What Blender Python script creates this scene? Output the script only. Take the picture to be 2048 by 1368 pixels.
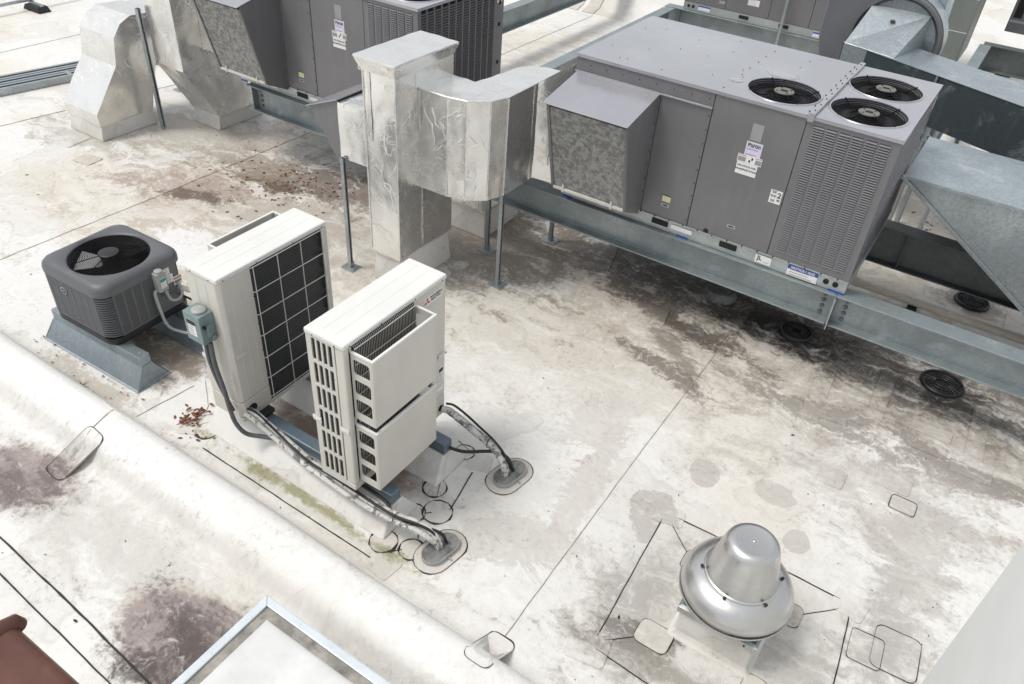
import bpy, bmesh, math, random
from mathutils import Vector, Matrix, noise
R = math.radians
for o in list(bpy.data.objects): bpy.data.objects.remove(o)
S = bpy.context.scene
COL = S.collection
random.seed(7)

# ---------------------------------------------------------------- camera
cam = bpy.data.cameras.new('camera'); cam_o = bpy.data.objects.new('camera', cam); COL.objects.link(cam_o)
cam.sensor_width = 36.0; cam.lens = 1584.0 / 2048 * 36; cam.clip_start = .05; cam.clip_end = 500
rt, up, fw = Vector((.83187296, .55164792, .06059657)), Vector((-.38119027, .48861649, .78482348)), Vector((-.40333776, .67597226, -.61674967))
m = Matrix((rt, up, -fw)).transposed().to_4x4(); m.translation = Vector((0, 0, 4.803))
cam_o.matrix_world = m; S.camera = cam_o
S.render.resolution_x, S.render.resolution_y = 1024, 684

# ---------------------------------------------------------------- overcast daylight
SUN_DIR = Vector((-.38, -.34, 1.0)).normalized()          # towards the sun, behind the cloud
elev = math.asin(SUN_DIR.z); azim = math.atan2(SUN_DIR.x, SUN_DIR.y)
w = bpy.data.worlds.new('World'); S.world = w; w.use_nodes = True
nt = w.node_tree; nt.nodes.clear()
sk = nt.nodes.new('ShaderNodeTexSky'); sk.sky_type = 'NISHITA'; sk.sun_disc = False
sk.sun_elevation = elev; sk.sun_rotation = azim; sk.air_density = 1.2; sk.dust_density = 4.0; sk.ozone_density = 1.0
hs = nt.nodes.new('ShaderNodeHueSaturation'); hs.inputs['Saturation'].default_value = .38
cl_ = nt.nodes.new('ShaderNodeMix'); cl_.data_type = 'RGBA'; cl_.inputs[0].default_value = .62; cl_.inputs[7].default_value = (5.35, 5.5, 5.65, 1)   # even cloud deck over the clear sky
bg = nt.nodes.new('ShaderNodeBackground'); bg.inputs[1].default_value = .13
wo = nt.nodes.new('ShaderNodeOutputWorld')
nt.links.new(sk.outputs[0], hs.inputs['Color']); nt.links.new(hs.outputs[0], cl_.inputs[6]); nt.links.new(cl_.outputs[2], bg.inputs[0]); nt.links.new(bg.outputs[0], wo.inputs[0])
sl = bpy.data.lights.new('sun', 'SUN'); sl.energy = 1.5; sl.angle = R(17); sl.color = (1, .965, .91)
so = bpy.data.objects.new('sun', sl); COL.objects.link(so); so.rotation_euler = SUN_DIR.to_track_quat('Z', 'Y').to_euler()
S.view_settings.view_transform = 'Standard'; S.view_settings.look = 'None'; S.view_settings.gamma = 1.0
S.view_settings.use_curve_mapping = False; S.view_settings.exposure = 0.25
S.cycles.max_bounces = 4; S.cycles.diffuse_bounces = 2; S.cycles.glossy_bounces = 2; S.cycles.transmission_bounces = 0; S.cycles.volume_bounces = 0
S.cycles.use_adaptive_sampling = True; S.cycles.adaptive_threshold = .02; S.cycles.caustics_reflective = False; S.cycles.caustics_refractive = False

# ---------------------------------------------------------------- materials
def newmat(name):
    M = bpy.data.materials.new(name); M.use_nodes = True
    n = M.node_tree; b = n.nodes['Principled BSDF']
    return M, n, b
def nd(n, t, **k):
    x = n.nodes.new('ShaderNode' + t)
    for a, v in k.items():
        if a.startswith('_'): setattr(x, a[1:], v)
        else:
            key = int(a[1:]) if a[0] == 'i' and a[1:].isdigit() else a.replace('__', ' ')
            if isinstance(v, bpy.types.NodeSocket): n.links.new(v, x.inputs[key])
            else: x.inputs[key].default_value = v
    return x
def c4(c): return (c[0], c[1], c[2], 1)
def coords(n): return nd(n, 'TexCoord').outputs['Object']
def noise_t(n, vec, scale, detail=6, rough=.55, dist=0, sc3=None):
    if sc3: vec = nd(n, 'Mapping', Vector=vec, Scale=sc3).outputs[0]
    return nd(n, 'TexNoise', Vector=vec, Scale=scale, Detail=detail, Roughness=rough, Distortion=dist).outputs['Fac']
def ramp(n, fac, a, b, lo=0., hi=1.):
    x = nd(n, 'MapRange', i0=fac, i1=a, i2=b, i3=lo, i4=hi); x.interpolation_type = 'SMOOTHSTEP'; return x.outputs[0]
def mul(n, a, b): 
    x = nd(n, 'Math', i0=a, i1=b); x.operation = 'MULTIPLY'; return x.outputs[0]
def mth(n, op, a, b=0.):
    x = nd(n, 'Math', i0=a, i1=b); x.operation = op; return x.outputs[0]
def mixc(n, fac, a, b, mode='MIX'):
    x = n.nodes.new('ShaderNodeMix'); x.data_type = 'RGBA'; x.blend_type = mode
    for i, v in ((0, fac), (6, a), (7, b)):
        if isinstance(v, bpy.types.NodeSocket): n.links.new(v, x.inputs[i])
        else: x.inputs[i].default_value = v if i == 0 else c4(v)
    return x.outputs[2]
def bump(n, b, h, strength, dist=.01):
    x = nd(n, 'Bump', Height=h, Strength=strength, Distance=dist); n.links.new(x.outputs[0], b.inputs['Normal'])
def paint(name, col, rough=.45, metal=0., var=.08, scale=3., bmp=0., grime=0., grime_col=(.12, .1, .08), spec=.5, coat=0., oil=0., streak=0.):
    M, n, b = newmat(name); v = coords(n)
    f = ramp(n, noise_t(n, v, scale, 4, .6), .3, .7)
    c = mixc(n, f, tuple(x * (1 - var) for x in col), tuple(min(1, x * (1 + var)) for x in col))
    if grime:
        g = mul(n, ramp(n, noise_t(n, v, scale * 1.7, 5, .7, .6), .5, .78), grime)
        c = mixc(n, g, c, grime_col)
    n.links.new(c, b.inputs['Base Color'])
    r = ramp(n, f, 0, 1, rough * .88, min(1, rough * 1.12)); n.links.new(r, b.inputs['Roughness'])
    b.inputs['Metallic'].default_value = metal; b.inputs['Specular IOR Level'].default_value = spec
    if coat: b.inputs['Coat Weight'].default_value = coat
    if bmp: bump(n, b, noise_t(n, v, 220, 3), bmp, .002)
    elif oil: bump(n, b, noise_t(n, v, 1.7, 2, .4), oil, .05)
    if streak:
        st_ = noise_t(n, v, 7, 5, .65, .3, (1, 1, .12)); c = mixc(n, mul(n, ramp(n, st_, .52, .72), streak), c, grime_col); n.links.new(c, b.inputs['Base Color'])
    return M

BLOBS = [  # (a, b, radius a, radius b, rotation, colour, strength, edge softness, break-up)
    (-5.5, 11.5, 3.0, 2.2, 20, (.56, .51, .44), .8, .7, .8),
    (-3.0, 5.85, 1.6, .8, 8, (.60, .55, .475), .8, 1.4, .8),
    (-1.6, 5.7, 1.1, .5, 8, (.60, .555, .49), .65, 1.3, .9),
    (-2.2, 6.75, 3.1, .62, -4, (.44, .385, .32), .75, .9, .8),
    (.6, 6.55, 2.0, .50, -4, (.44, .40, .35), .8, .9, .9),
    (-1.75, 7.36, 2.3, .48, 0, (.09, .077, .067), .93, .6, .8),  # dirt under the long beam, with the shadow there painted in
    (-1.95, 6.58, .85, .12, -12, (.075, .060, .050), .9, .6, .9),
    (.4, 7.35, 1.9, .52, 0, (.20, .18, .155), .88, .8, 1.0),  # dirt plus painted shadow below the right hand beam
    (-1.0, 7.16, .52, .30, 0, (.02, .017, .015), .95, .7, .7),  # drain dirt, blackened further for the shade under the unit
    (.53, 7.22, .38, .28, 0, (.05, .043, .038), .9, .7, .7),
    (-1.80, 6.15, .46, .11, -36, (.22, .19, .16), .75, .7, .9),
    (-1.68, 5.80, .42, .11, -18, (.17, .14, .12), .8, .4, .8),
    (-.3, 6.05, .9, .12, -8, (.24, .215, .19), .7, .4, 1.0),
    (.9, 6.15, .9, .14, -8, (.22, .195, .175), .75, .5, 1.0),
    (-4.5, 6.75, 1.1, .9, 0, (.25, .21, .17), .85, .5, .8),
    (-5.6, 5.9, .9, .7, 0, (.44, .41, .36), .7, 1.0, .9),
    (-7.3, 5.5, 1.6, 1.1, 20, (.56, .49, .41), .75, .9, .8),
    (-6.6, 5.6, .8, .6, 0, (.46, .42, .37), .7, .5, .9),
    (-7.95, 5.55, .85, .34, 32, (.36, .275, .23), .75, .7, .9),
    (-7.75, 5.30, .42, .10, 20, (.11, .075, .055), .8, .6, .9),
    (-7.25, 6.45, 1.2, .38, 14, (.24, .18, .135), .85, .5, .9),
    (-7.0, 6.15, .8, .14, 24, (.12, .075, .045), .85, .5, .9),
    (-6.2, 6.6, .9, .35, 10, (.24, .20, .175), .8, .5, .8),
    (-6.95, 4.35, .85, .60, 0, (.52, .46, .38), .85, .15, .5),
    (-6.95, 4.45, .52, .34, 0, (.80, .795, .785), .95, .2, .45),
    (-9.2, 6.5, 1.5, .6, 20, (.46, .41, .34), .7, .6, .9),
    (-10.2, 5.4, .9, .16, 0, (.40, .36, .31), .6, .5, .8),
    (-4.0, 1.58, 1.9, .30, 2, (.56, .535, .50), .8, .8, .7),
    (-5.28, 1.50, .50, .285, 22, (.46, .40, .33), .8, .25, .12),
    (-5.28, 1.50, .46, .265, 22, (.375, .322, .308), .97, .08, .10),
    (-5.28, 1.50, .40, .21, 22, (.20, .160, .153), .85, .9, .7),
    (-2.98, 1.37, .66, .33, 3, (.44, .38, .31), .85, .15, .10),
    (-2.98, 1.37, .62, .305, 3, (.36, .308, .294), .97, .05, .08),
    (-2.92, 1.33, .46, .24, 3, (.195, .157, .150), .88, .9, .7),
    (-2.92, 1.25, .34, .16, 3, (.08, .062, .058), .85, .7, .9),
    (-2.95, 1.33, .42, .20, 3, (.10, .08, .075), .5, .5, 1.3),
    (-5.28, 1.50, .33, .18, 22, (.11, .088, .082), .45, .5, 1.3),
    (-4.5, 2.20, 14, .17, 0, (.77, .768, .755), .75, .5, .10),
    (-4.5, 1.945, 14, .050, 0, (.57, .553, .525), .6, 1.0, .35),  # painted shade: soft grey band along the near foot of the ridge
    (-4.5, 2.44, 14, .035, 0, (.56, .535, .50), .5, 1.0, .4),  # shade of the ridge's far crease, put into the colour
    (-.25, 3.45, 1.35, 1.0, 0, (.63, .612, .58), .75, 1.3, .7),
    (-.78, 3.25, .28, .50, 0, (.36, .345, .32), .75, .9, .9),
    (-.68, 3.10, .26, .12, 20, (.14, .125, .11), .8, .4, .8),
    (.70, 3.95, .17, .75, 0, (.36, .34, .32), .75, .9, .9),
    (.30, 3.35, .2, .40, 0, (.40, .38, .355), .65, .9, .9),
    (-.3, 2.98, .55, .13, 0, (.29, .265, .235), .8, .8, .8),
    (.35, 5.55, .8, .45, 0, (.46, .43, .395), .6, 1.0, 1.1),
    (.75, 5.0, .25, .7, 10, (.50, .475, .44), .7, .3, .6),
    (-1.05, 4.10, .19, .30, 20, (.47, .445, .41), .85, .05, .18),
    (-.9, 4.78, .12, .16, 20, (.50, .465, .425), .85, .04, .10),
    (-.35, 4.92, .17, .13, 0, (.51, .485, .445), .8, .05, .14),
    (-.05, 4.55, .10, .12, 0, (.50, .475, .44), .8, .04, .10),
    (-1.62, 4.0, .14, .9, 6, (.57, .54, .50), .7, .15, .45),
    (-1.75, 3.3, .50, .24, 30, (.56, .535, .50), .7, .12, .4),
    (-1.9, 4.8, .25, .4, -20, (.60, .575, .53), .6, .12, .4),
    (-3.35, 2.60, .95, .085, 0, (.54, .52, .45), .6, .9, .8),
    (-3.30, 2.66, .80, .034, 0, (.24, .225, .09), .75, .8, 1.2),
    (-5.6, 3.15, .5, .28, 0, (.19, .145, .105), .85, .6, .7),
    (-5.75, 2.48, .6, .10, 0, (.45, .40, .33), .7, .5, .9),
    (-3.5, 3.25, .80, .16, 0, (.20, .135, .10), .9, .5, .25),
    (.5, 9.0, 1.2, .5, 0, (.56, .50, .42), .7, .6, .8),
    (.53, 9.03, .36, .26, 0, (.16, .13, .11), .85, .5, .6),
    (.2, 10.6, 1.8, 1.2, 0, (.50, .44, .36), .85, .5, .8),
]
def membrane(name, blobs, base=(.775, .765, .735), tan=(.715, .68, .61), tanlo=.46, tanhi=.72, relief=.35, dim='2D'):
    def noise_t(n, vec, scale, detail=6, rough=.55, dist=0, sc3=None):
        if sc3: vec = nd(n, 'Mapping', Vector=vec, Scale=sc3).outputs[0]
        return nd(n, 'TexNoise', _noise_dimensions=dim, Vector=vec, Scale=scale, Detail=detail, Roughness=rough, Distortion=dist).outputs['Fac']
    M, n, b = newmat(name); v = coords(n)
    def vm(op, x, y): 
        q = nd(n, 'VectorMath', i0=x, i1=y); q.operation = op; return q.outputs[0]
    w1 = nd(n, 'TexNoise', _noise_dimensions=dim, Vector=v, Scale=1.3, Detail=2, Roughness=.55).outputs['Color']
    w2 = nd(n, 'TexNoise', _noise_dimensions=dim, Vector=v, Scale=6.5, Detail=2, Roughness=.6).outputs['Color']
    vw = vm('ADD', v, vm('ADD', vm('MULTIPLY', vm('SUBTRACT', w1, (.5, .5, .5)), (.5, .5, 0)), vm('MULTIPLY', vm('SUBTRACT', w2, (.5, .5, .5)), (.14, .14, 0))))
    big = noise_t(n, vw, .55, 5, .6)
    n1 = noise_t(n, vw, 2.3, 6, .68)
    n2 = noise_t(n, vw, 2.0, 6, .66, 0, (.7, 3.6, 1))
    n3 = noise_t(n, v, 21, 4, .74)
    mixn = mth(n, 'ADD', mth(n, 'ADD', mul(n, n1, .42), mul(n, n2, .38)), mul(n, n3, .20))
    c = mixc(n, ramp(n, big, tanlo, tanhi), base, tan)
    pond = noise_t(n, vw, .85, 2.5, .5)                     # old tide marks with crisp edges
    c = mixc(n, mul(n, ramp(n, pond, .59, .605), .20), c, (.52, .49, .445))
    rim = mul(n, ramp(n, pond, .572, .59), ramp(n, pond, .605, .59))
    c = mixc(n, mul(n, rim, .30), c, (.42, .38, .33))
    c = mixc(n, mul(n, ramp(n, mixn, .54, .67), .24), c, (.54, .495, .43))
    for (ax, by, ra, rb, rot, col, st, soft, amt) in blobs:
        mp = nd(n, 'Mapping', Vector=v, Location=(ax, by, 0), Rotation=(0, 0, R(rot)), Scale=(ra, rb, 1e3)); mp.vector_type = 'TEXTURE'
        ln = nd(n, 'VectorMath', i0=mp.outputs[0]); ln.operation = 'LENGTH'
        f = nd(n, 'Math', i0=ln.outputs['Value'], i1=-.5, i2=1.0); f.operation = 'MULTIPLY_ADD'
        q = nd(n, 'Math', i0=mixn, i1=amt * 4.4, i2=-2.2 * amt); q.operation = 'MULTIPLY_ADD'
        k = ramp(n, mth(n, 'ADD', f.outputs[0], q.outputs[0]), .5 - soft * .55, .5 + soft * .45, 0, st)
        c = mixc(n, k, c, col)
    mid = noise_t(n, vw, 7.5, 5, .72)                      # mottling at hand-print size
    c = mixc(n, mul(n, ramp(n, mid, .50, .68), .17), c, mixc(n, .5, c, (.26, .23, .195)))
    c = mixc(n, mul(n, ramp(n, mid, .46, .30), .30), c, mixc(n, .5, c, (.84, .84, .83)))
    scr = noise_t(n, vw, 5.5, 5, .72, 0, (1, 2.2, 1))        # rubbed-clean streaks and grit on top of the dirt
    c = mixc(n, mul(n, ramp(n, scr, .58, .70), .34), c, (.80, .795, .78))
    c = mixc(n, mul(n, mul(n, ramp(n, n3, .53, .70), ramp(n, n1, .44, .70, .08, 1.)), .42), c, mixc(n, .72, c, (.10, .085, .07)))
    n.links.new(c, b.inputs['Base Color'])
    n.links.new(ramp(n, big, .3, .7, .42, .62), b.inputs['Roughness'])
    b.inputs['Specular IOR Level'].default_value = .35
    h = mth(n, 'ADD', mul(n, noise_t(n, vw, 1.6, 4, .55), 1.0), mul(n, n3, .22))
    bump(n, b, h, relief, .05)
    return M

def galv(name, col=(.42, .46, .48), rough=.42, metal=.75, spangle=.16, white=0.):
    M, n, b = newmat(name); v = coords(n)
    vo = nd(n, 'TexVoronoi', Vector=v, Scale=55.0)
    vo2 = nd(n, 'TexNoise', Vector=v, Scale=2.0, Detail=8, Roughness=.65).outputs['Fac']
    f = nd(n, 'SeparateColor', i0=vo.outputs['Color']).outputs[0]
    c = mixc(n, f, tuple(x * (1 - spangle) for x in col), tuple(x * (1 + spangle) for x in col))
    c = mixc(n, mul(n, ramp(n, vo2, .35, .7), .6), c, tuple(x * .70 for x in col))
    if white:
        wn = noise_t(n, v, 3.5, 9, .7, .5)
        c = mixc(n, mul(n, ramp(n, wn, .54, .72), white), c, (.72, .75, .76))
    st = noise_t(n, v, 6, 6, .6, .3, (1, 1, .25))
    c = mixc(n, mul(n, ramp(n, st, .58, .8), .35), c, (.20, .20, .19))
    n.links.new(c, b.inputs['Base Color']); b.inputs['Metallic'].default_value = metal
    n.links.new(ramp(n, vo2, .3, .7, rough * .8, rough * 1.3), b.inputs['Roughness'])
    bump(n, b, noise_t(n, v, 3, 4), .10, .02)
    return M
def foil(name):
    M, n, b = newmat(name); v = coords(n)
    f = noise_t(n, v, 2.5, 4, .6)
    c = mixc(n, ramp(n, f, .35, .7), (.91, .905, .885), (.82, .81, .775))
    g = noise_t(n, v, 1.3, 5, .65, .5)
    c = mixc(n, mul(n, ramp(n, g, .58, .80), .35), c, (.62, .595, .53))
    b.inputs['Metallic'].default_value = .86
    n.links.new(ramp(n, f, .3, .7, .20, .32), b.inputs['Roughness'])
    wn = nd(n, 'TexNoise', Vector=v, Scale=2.6, Detail=2, Roughness=.5).outputs['Color']
    wd_ = nd(n, 'VectorMath', i0=wn, i1=(.55, .55, .55)); wd_.operation = 'MULTIPLY'
    vw = nd(n, 'VectorMath', i0=v, i1=wd_.outputs[0]); vw.operation = 'ADD'
    def crease(sc, st, w_):
        vo = nd(n, 'TexVoronoi', Vector=nd(n, 'Mapping', Vector=vw.outputs[0], Scale=st).outputs[0], Scale=sc); vo.feature = 'DISTANCE_TO_EDGE'
        return ramp(n, vo.outputs['Distance'], w_, 0.)
    gate = ramp(n, noise_t(n, v, 3.1, 2, .5), .46, .60)
    k = mth(n, 'ADD', mul(n, crease(3.2, (1, 1, .55), .035), gate), mul(n, mul(n, crease(8., (1, 1, 1.6), .05), ramp(n, noise_t(n, v, 4.3, 2, .5), .52, .62)), .5))
    c = mixc(n, mul(n, k, .35), c, (.95, .95, .94))
    n.links.new(c, b.inputs['Base Color'])
    h = mth(n, 'ADD', mul(n, k, .55), mth(n, 'ADD', mul(n, noise_t(n, v, 5, 3), .55), mul(n, noise_t(n, v, 26, 2), .10)))
    bump(n, b, h, .30, .012)
    return M
def aluminium(name):
    M, n, b = newmat(name); v = coords(n)
    sp = nd(n, 'SeparateXYZ', i0=v); rr = mth(n, 'SQRT', mth(n, 'ADD', mul(n, sp.outputs[0], sp.outputs[0]), mul(n, sp.outputs[1], sp.outputs[1])))
    cb = nd(n, 'CombineXYZ', i0=mul(n, rr, 60.), i1=mul(n, sp.outputs[2], 60.), i2=0.)
    ring = noise_t(n, cb.outputs[0], 3., 3)
    sm = noise_t(n, v, 4, 8, .65)
    c = mixc(n, ramp(n, ring, .2, .8), (.56, .557, .55), (.64, .637, .626))
    c = mixc(n, mul(n, ramp(n, sm, .5, .75), .35), c, (.46, .45, .43))
    n.links.new(c, b.inputs['Base Color']); b.inputs['Metallic'].default_value = .95
    n.links.new(ramp(n, sm, .3, .7, .25, .36), b.inputs['Roughness']); bump(n, b, ring, .015, .003)
    return M
def fins(name, col, axis, per=90., dark=.5, rough=.5):
    M, n, b = newmat(name); v = coords(n)
    sp = nd(n, 'SeparateXYZ', i0=v).outputs[axis]
    wv = mth(n, 'SINE', mul(n, sp, per))
    c = mixc(n, ramp(n, wv, -.4, .6), tuple(x * dark for x in col), col)
    n.links.new(c, b.inputs['Base Color']); b.inputs['Roughness'].default_value = rough
    bump(n, b, wv, .3, .004)
    return M
def peel(name):
    M, n, b = newmat(name); v = coords(n)
    f = noise_t(n, v, 13, 5, .7, .6)
    c = mixc(n, ramp(n, f, .53, .57), (.62, .61, .585), (.20, .19, .18))
    g = noise_t(n, v, 9, 5); c = mixc(n, mul(n, ramp(n, g, .5, .7), .5), c, (.33, .32, .30))
    n.links.new(c, b.inputs['Base Color']); b.inputs['Roughness'].default_value = .75
    bump(n, b, f, .8, .006); return M
def filt(name):
    M, n, b = newmat(name); v = coords(n)
    f = noise_t(n, v, 20, 6, .72, .3); k = noise_t(n, v, 85, 3)
    d = nd(n, 'TexWave', Vector=nd(n, 'Mapping', Vector=v, Rotation=(0, R(42), 0)).outputs[0], Scale=26.0, Distortion=1.5)
    c = mixc(n, ramp(n, f, .38, .62), (.15, .15, .143), (.46, .46, .44))
    c = mixc(n, mul(n, ramp(n, k, .42, .62), .45), c, (.14, .14, .13))
    c = mixc(n, mul(n, d.outputs['Fac'], .35), c, (.5, .5, .49))
    n.links.new(c, b.inputs['Base Color']); b.inputs['Roughness'].default_value = .6; b.inputs['Metallic'].default_value = .3
    bump(n, b, mth(n, 'ADD', d.outputs['Fac'], k), .5, .008); return M

# the sheet is one membrane; each bay's material carries only the stains and painted shade that reach it
ZA, ZB = (-6.2, -4.0, -2.25, -.5), (2.46, 4.75, 6.3)
def zone(a, b): return sum(a > q for q in ZA), sum(b > q for q in ZB)
def zone_blobs(z, lst):
    A, B = (-99,) + ZA + (99,), (-99,) + ZB + (99,); out = []
    for q in lst:
        L_ = 1 + 1.2 * q[8] + 1.1 * q[7]; ra, rb = q[2] * L_, q[3] * L_; t_ = R(q[4])
        ea = abs(ra * math.cos(t_)) + abs(rb * math.sin(t_)); eb = abs(ra * math.sin(t_)) + abs(rb * math.cos(t_))
        if q[0] + ea > A[z[0]] and q[0] - ea < A[z[0] + 1] and q[1] + eb > B[z[1]] and q[1] - eb < B[z[1] + 1]: out.append(q)
    return out
_zc = {}
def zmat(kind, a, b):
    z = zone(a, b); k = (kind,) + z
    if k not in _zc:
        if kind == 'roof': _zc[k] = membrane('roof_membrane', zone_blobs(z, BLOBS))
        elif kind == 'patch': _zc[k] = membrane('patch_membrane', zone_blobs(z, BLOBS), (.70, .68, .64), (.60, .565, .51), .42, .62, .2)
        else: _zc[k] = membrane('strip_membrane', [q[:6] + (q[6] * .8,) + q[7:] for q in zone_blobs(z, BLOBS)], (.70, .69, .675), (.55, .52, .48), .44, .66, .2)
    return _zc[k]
M_PATCH, M_STRIP = 'patch', 'strip'
M_PATCHL = membrane('small_patch_membrane', [], (.60, .57, .52), (.44, .405, .355), .42, .62, .2)
M_SHADEG = galv('shade_dark_galvanised', (.155, .175, .175), .55, .45, .10, .10)  # galvanised darkened to paint in the rear beams' shade; also dark bolts
M_DUCTS = galv('shaded_duct_side', (.065, .085, .095), .45, .4, .10, .30)  # duct metal with the shade of its sides put into the colour
M_PUDDLE = paint('rain_puddle', (.34, .33, .36), .04, var=.02, coat=1.)
M_MOTOR = paint('motor_blue_black', (.022, .032, .04), .4)
M_PLATE = paint('motor_plate_tan', (.16, .155, .14), .5)
M_CURB = membrane('curb_membrane', [], (.74, .73, .70), (.62, .59, .54), .48, .7, .10, '3D')
M_CAULK = paint('caulk', (.022, .02, .02), .55, var=.3, scale=20)
M_SEAM = paint('seam_grey', (.42, .385, .34), .7, var=.3, scale=8)  # grey of the sheet seam lines and pocket tabs
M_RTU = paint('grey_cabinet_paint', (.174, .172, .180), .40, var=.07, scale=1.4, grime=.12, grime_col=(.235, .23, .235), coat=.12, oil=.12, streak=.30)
M_RTULIT = paint('grey_cabinet_lit_top', (.39, .392, .425), .28, metal=.3, var=.10, scale=1.1, spec=.8, coat=.6, oil=.16)  # same cabinet paint, lightened to paint in bright sky on the tops
M_DARK = paint('black_plastic', (.016, .016, .018), .45, var=.2, scale=8)
M_VOID = paint('dark_interior', (.012, .012, .013), .8)
M_GALV = galv('galvanised_steel')
M_GALVD = galv('galvanised_beam', (.33, .375, .385), .5, .6, .08, .25)
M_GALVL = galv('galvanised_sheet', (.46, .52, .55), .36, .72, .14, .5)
M_STAND = galv('stand_sheet', (.33, .385, .42), .42, .65, .10, .15)
M_RAIL = galv('zinc_rail', (.50, .54, .54), .4, .6, .08, .2)
M_BLUE = galv('blue_zinc_channel', (.20, .26, .31), .4, .55, .08)
M_FOIL = foil('foil_insulation')
M_TAPE = paint('foil_tape', (.80, .80, .79), .30, metal=.85, var=.10, scale=12, oil=.2)
M_ALU = aluminium('spun_aluminium')
M_MIT = paint('ivory_enamel', (.62, .60, .54), .42, var=.04, scale=2, grime=.14, grime_col=(.46, .43, .38), streak=.22, oil=.05)
M_MITLIT = paint('pale_lit_ivory_enamel', (.74, .735, .71), .40, var=.03, scale=2, grime=.10, grime_col=(.6, .58, .54))  # ivory enamel lightened for lit tops and raised edges; also pale small parts
M_COIL = fins('coil_fins', (.030, .034, .036), 2, 260., .45)
M_WIRE = paint('wire_coating', (.70, .68, .63), .4)
M_COND = paint('condenser_grey', (.115, .119, .128), .42, var=.05, scale=6, bmp=.15)
M_CONDL = paint('condenser_grille_grey', (.10, .103, .110), .5, var=.05, scale=6)
M_BLADE = paint('fan_blade', (.72, .72, .72), .35, metal=.4)
M_BOX = paint('switch_box_grey', (.36, .375, .37), .5, var=.08, scale=8, grime=.2)
M_BOXG = paint('switch_box_green_grey', (.20, .27, .275), .5, var=.1, scale=9, grime=.3, grime_col=(.12, .12, .11))
M_COND_T = paint('grey_conduit', (.11, .115, .12), .55, var=.2, scale=14)
M_PEEL = peel('peeling_pipe_insulation')
M_CABLE = paint('black_cable', (.018, .018, .02), .5)
M_FILT = filt('dirty_mesh_filter')
M_WHITE = paint('white_label', (.80, .80, .80), .5, var=.02)
M_LILAC = paint('lilac_label', (.66, .62, .78), .5, var=.03)
M_YELL = paint('cream_label', (.70, .68, .42), .5, var=.03)
M_YELLOW = paint('yellow_label', (.72, .52, .05), .5, var=.03)
M_BLUEL = paint('blue_label', (.02, .09, .42), .45, var=.03)
M_RED = paint('red_label', (.52, .04, .05), .45, var=.03)
M_ORANGE = paint('orange_label', (.60, .20, .08), .45)
M_INK = paint('ink', (.02, .02, .022), .6)
M_INKG = paint('grey_ink', (.30, .30, .31), .6)
M_TEAL = paint('teal_label', (.05, .28, .24), .5)
M_PVC = paint('cream_pvc', (.66, .61, .53), .45, var=.08, scale=4, grime=.3)
M_BROWN = paint('brown_metal', (.115, .042, .028), .38, var=.25, scale=1.6, grime=.25, grime_col=(.22, .10, .07))
M_WALL = paint('white_render_wall', (.80, .815, .80), .85, var=.02, scale=2, bmp=.25)
M_PANEL = paint('hatch_membrane', (.72, .72, .71), .5, var=.07, scale=3.5, grime=.40, grime_col=(.52, .51, .48), oil=.35)
M_EDGE = paint('pale_edge_metal', (.70, .755, .79), .30, metal=.25, var=.04, scale=5, grime=.2, grime_col=(.45, .47, .48))
M_GASKET = paint('dirty_gasket', (.30, .285, .255), .85, var=.35, scale=7, grime=.8, grime_col=(.10, .09, .075))
M_LEAF = paint('dead_leaf', (.16, .05, .025), .7, var=.45, scale=30)
M_DEBRIS = paint('debris', (.03, .022, .018), .8, var=.4, scale=30)
M_INSUL = paint('grey_duct_wrap', (.22, .24, .225), .6, var=.06, scale=2.5, bmp=.2, grime=.15, grime_col=(.4, .4, .38))
M_BLOW = paint('blower_grey', (.16, .165, .18), .42, var=.08, scale=2, grime=.2, grime_col=(.25, .26, .27))
M_POCKET = paint('pitch_pocket_sealer', (.17, .17, .165), .6, var=.45, scale=9, grime=.8, grime_col=(.04, .04, .04))
M_GUARD = paint('guard_black', (.008, .008, .009), .75, var=.1, spec=.15)
M_SLAT = paint('louvre_slat_grey', (.27, .265, .28), .42, var=.04, scale=2)
M_RUST = paint('rust', (.17, .075, .04), .8, var=.4, scale=40)
M_RUBBER = paint('rubber', (.02, .02, .02), .7)

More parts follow.
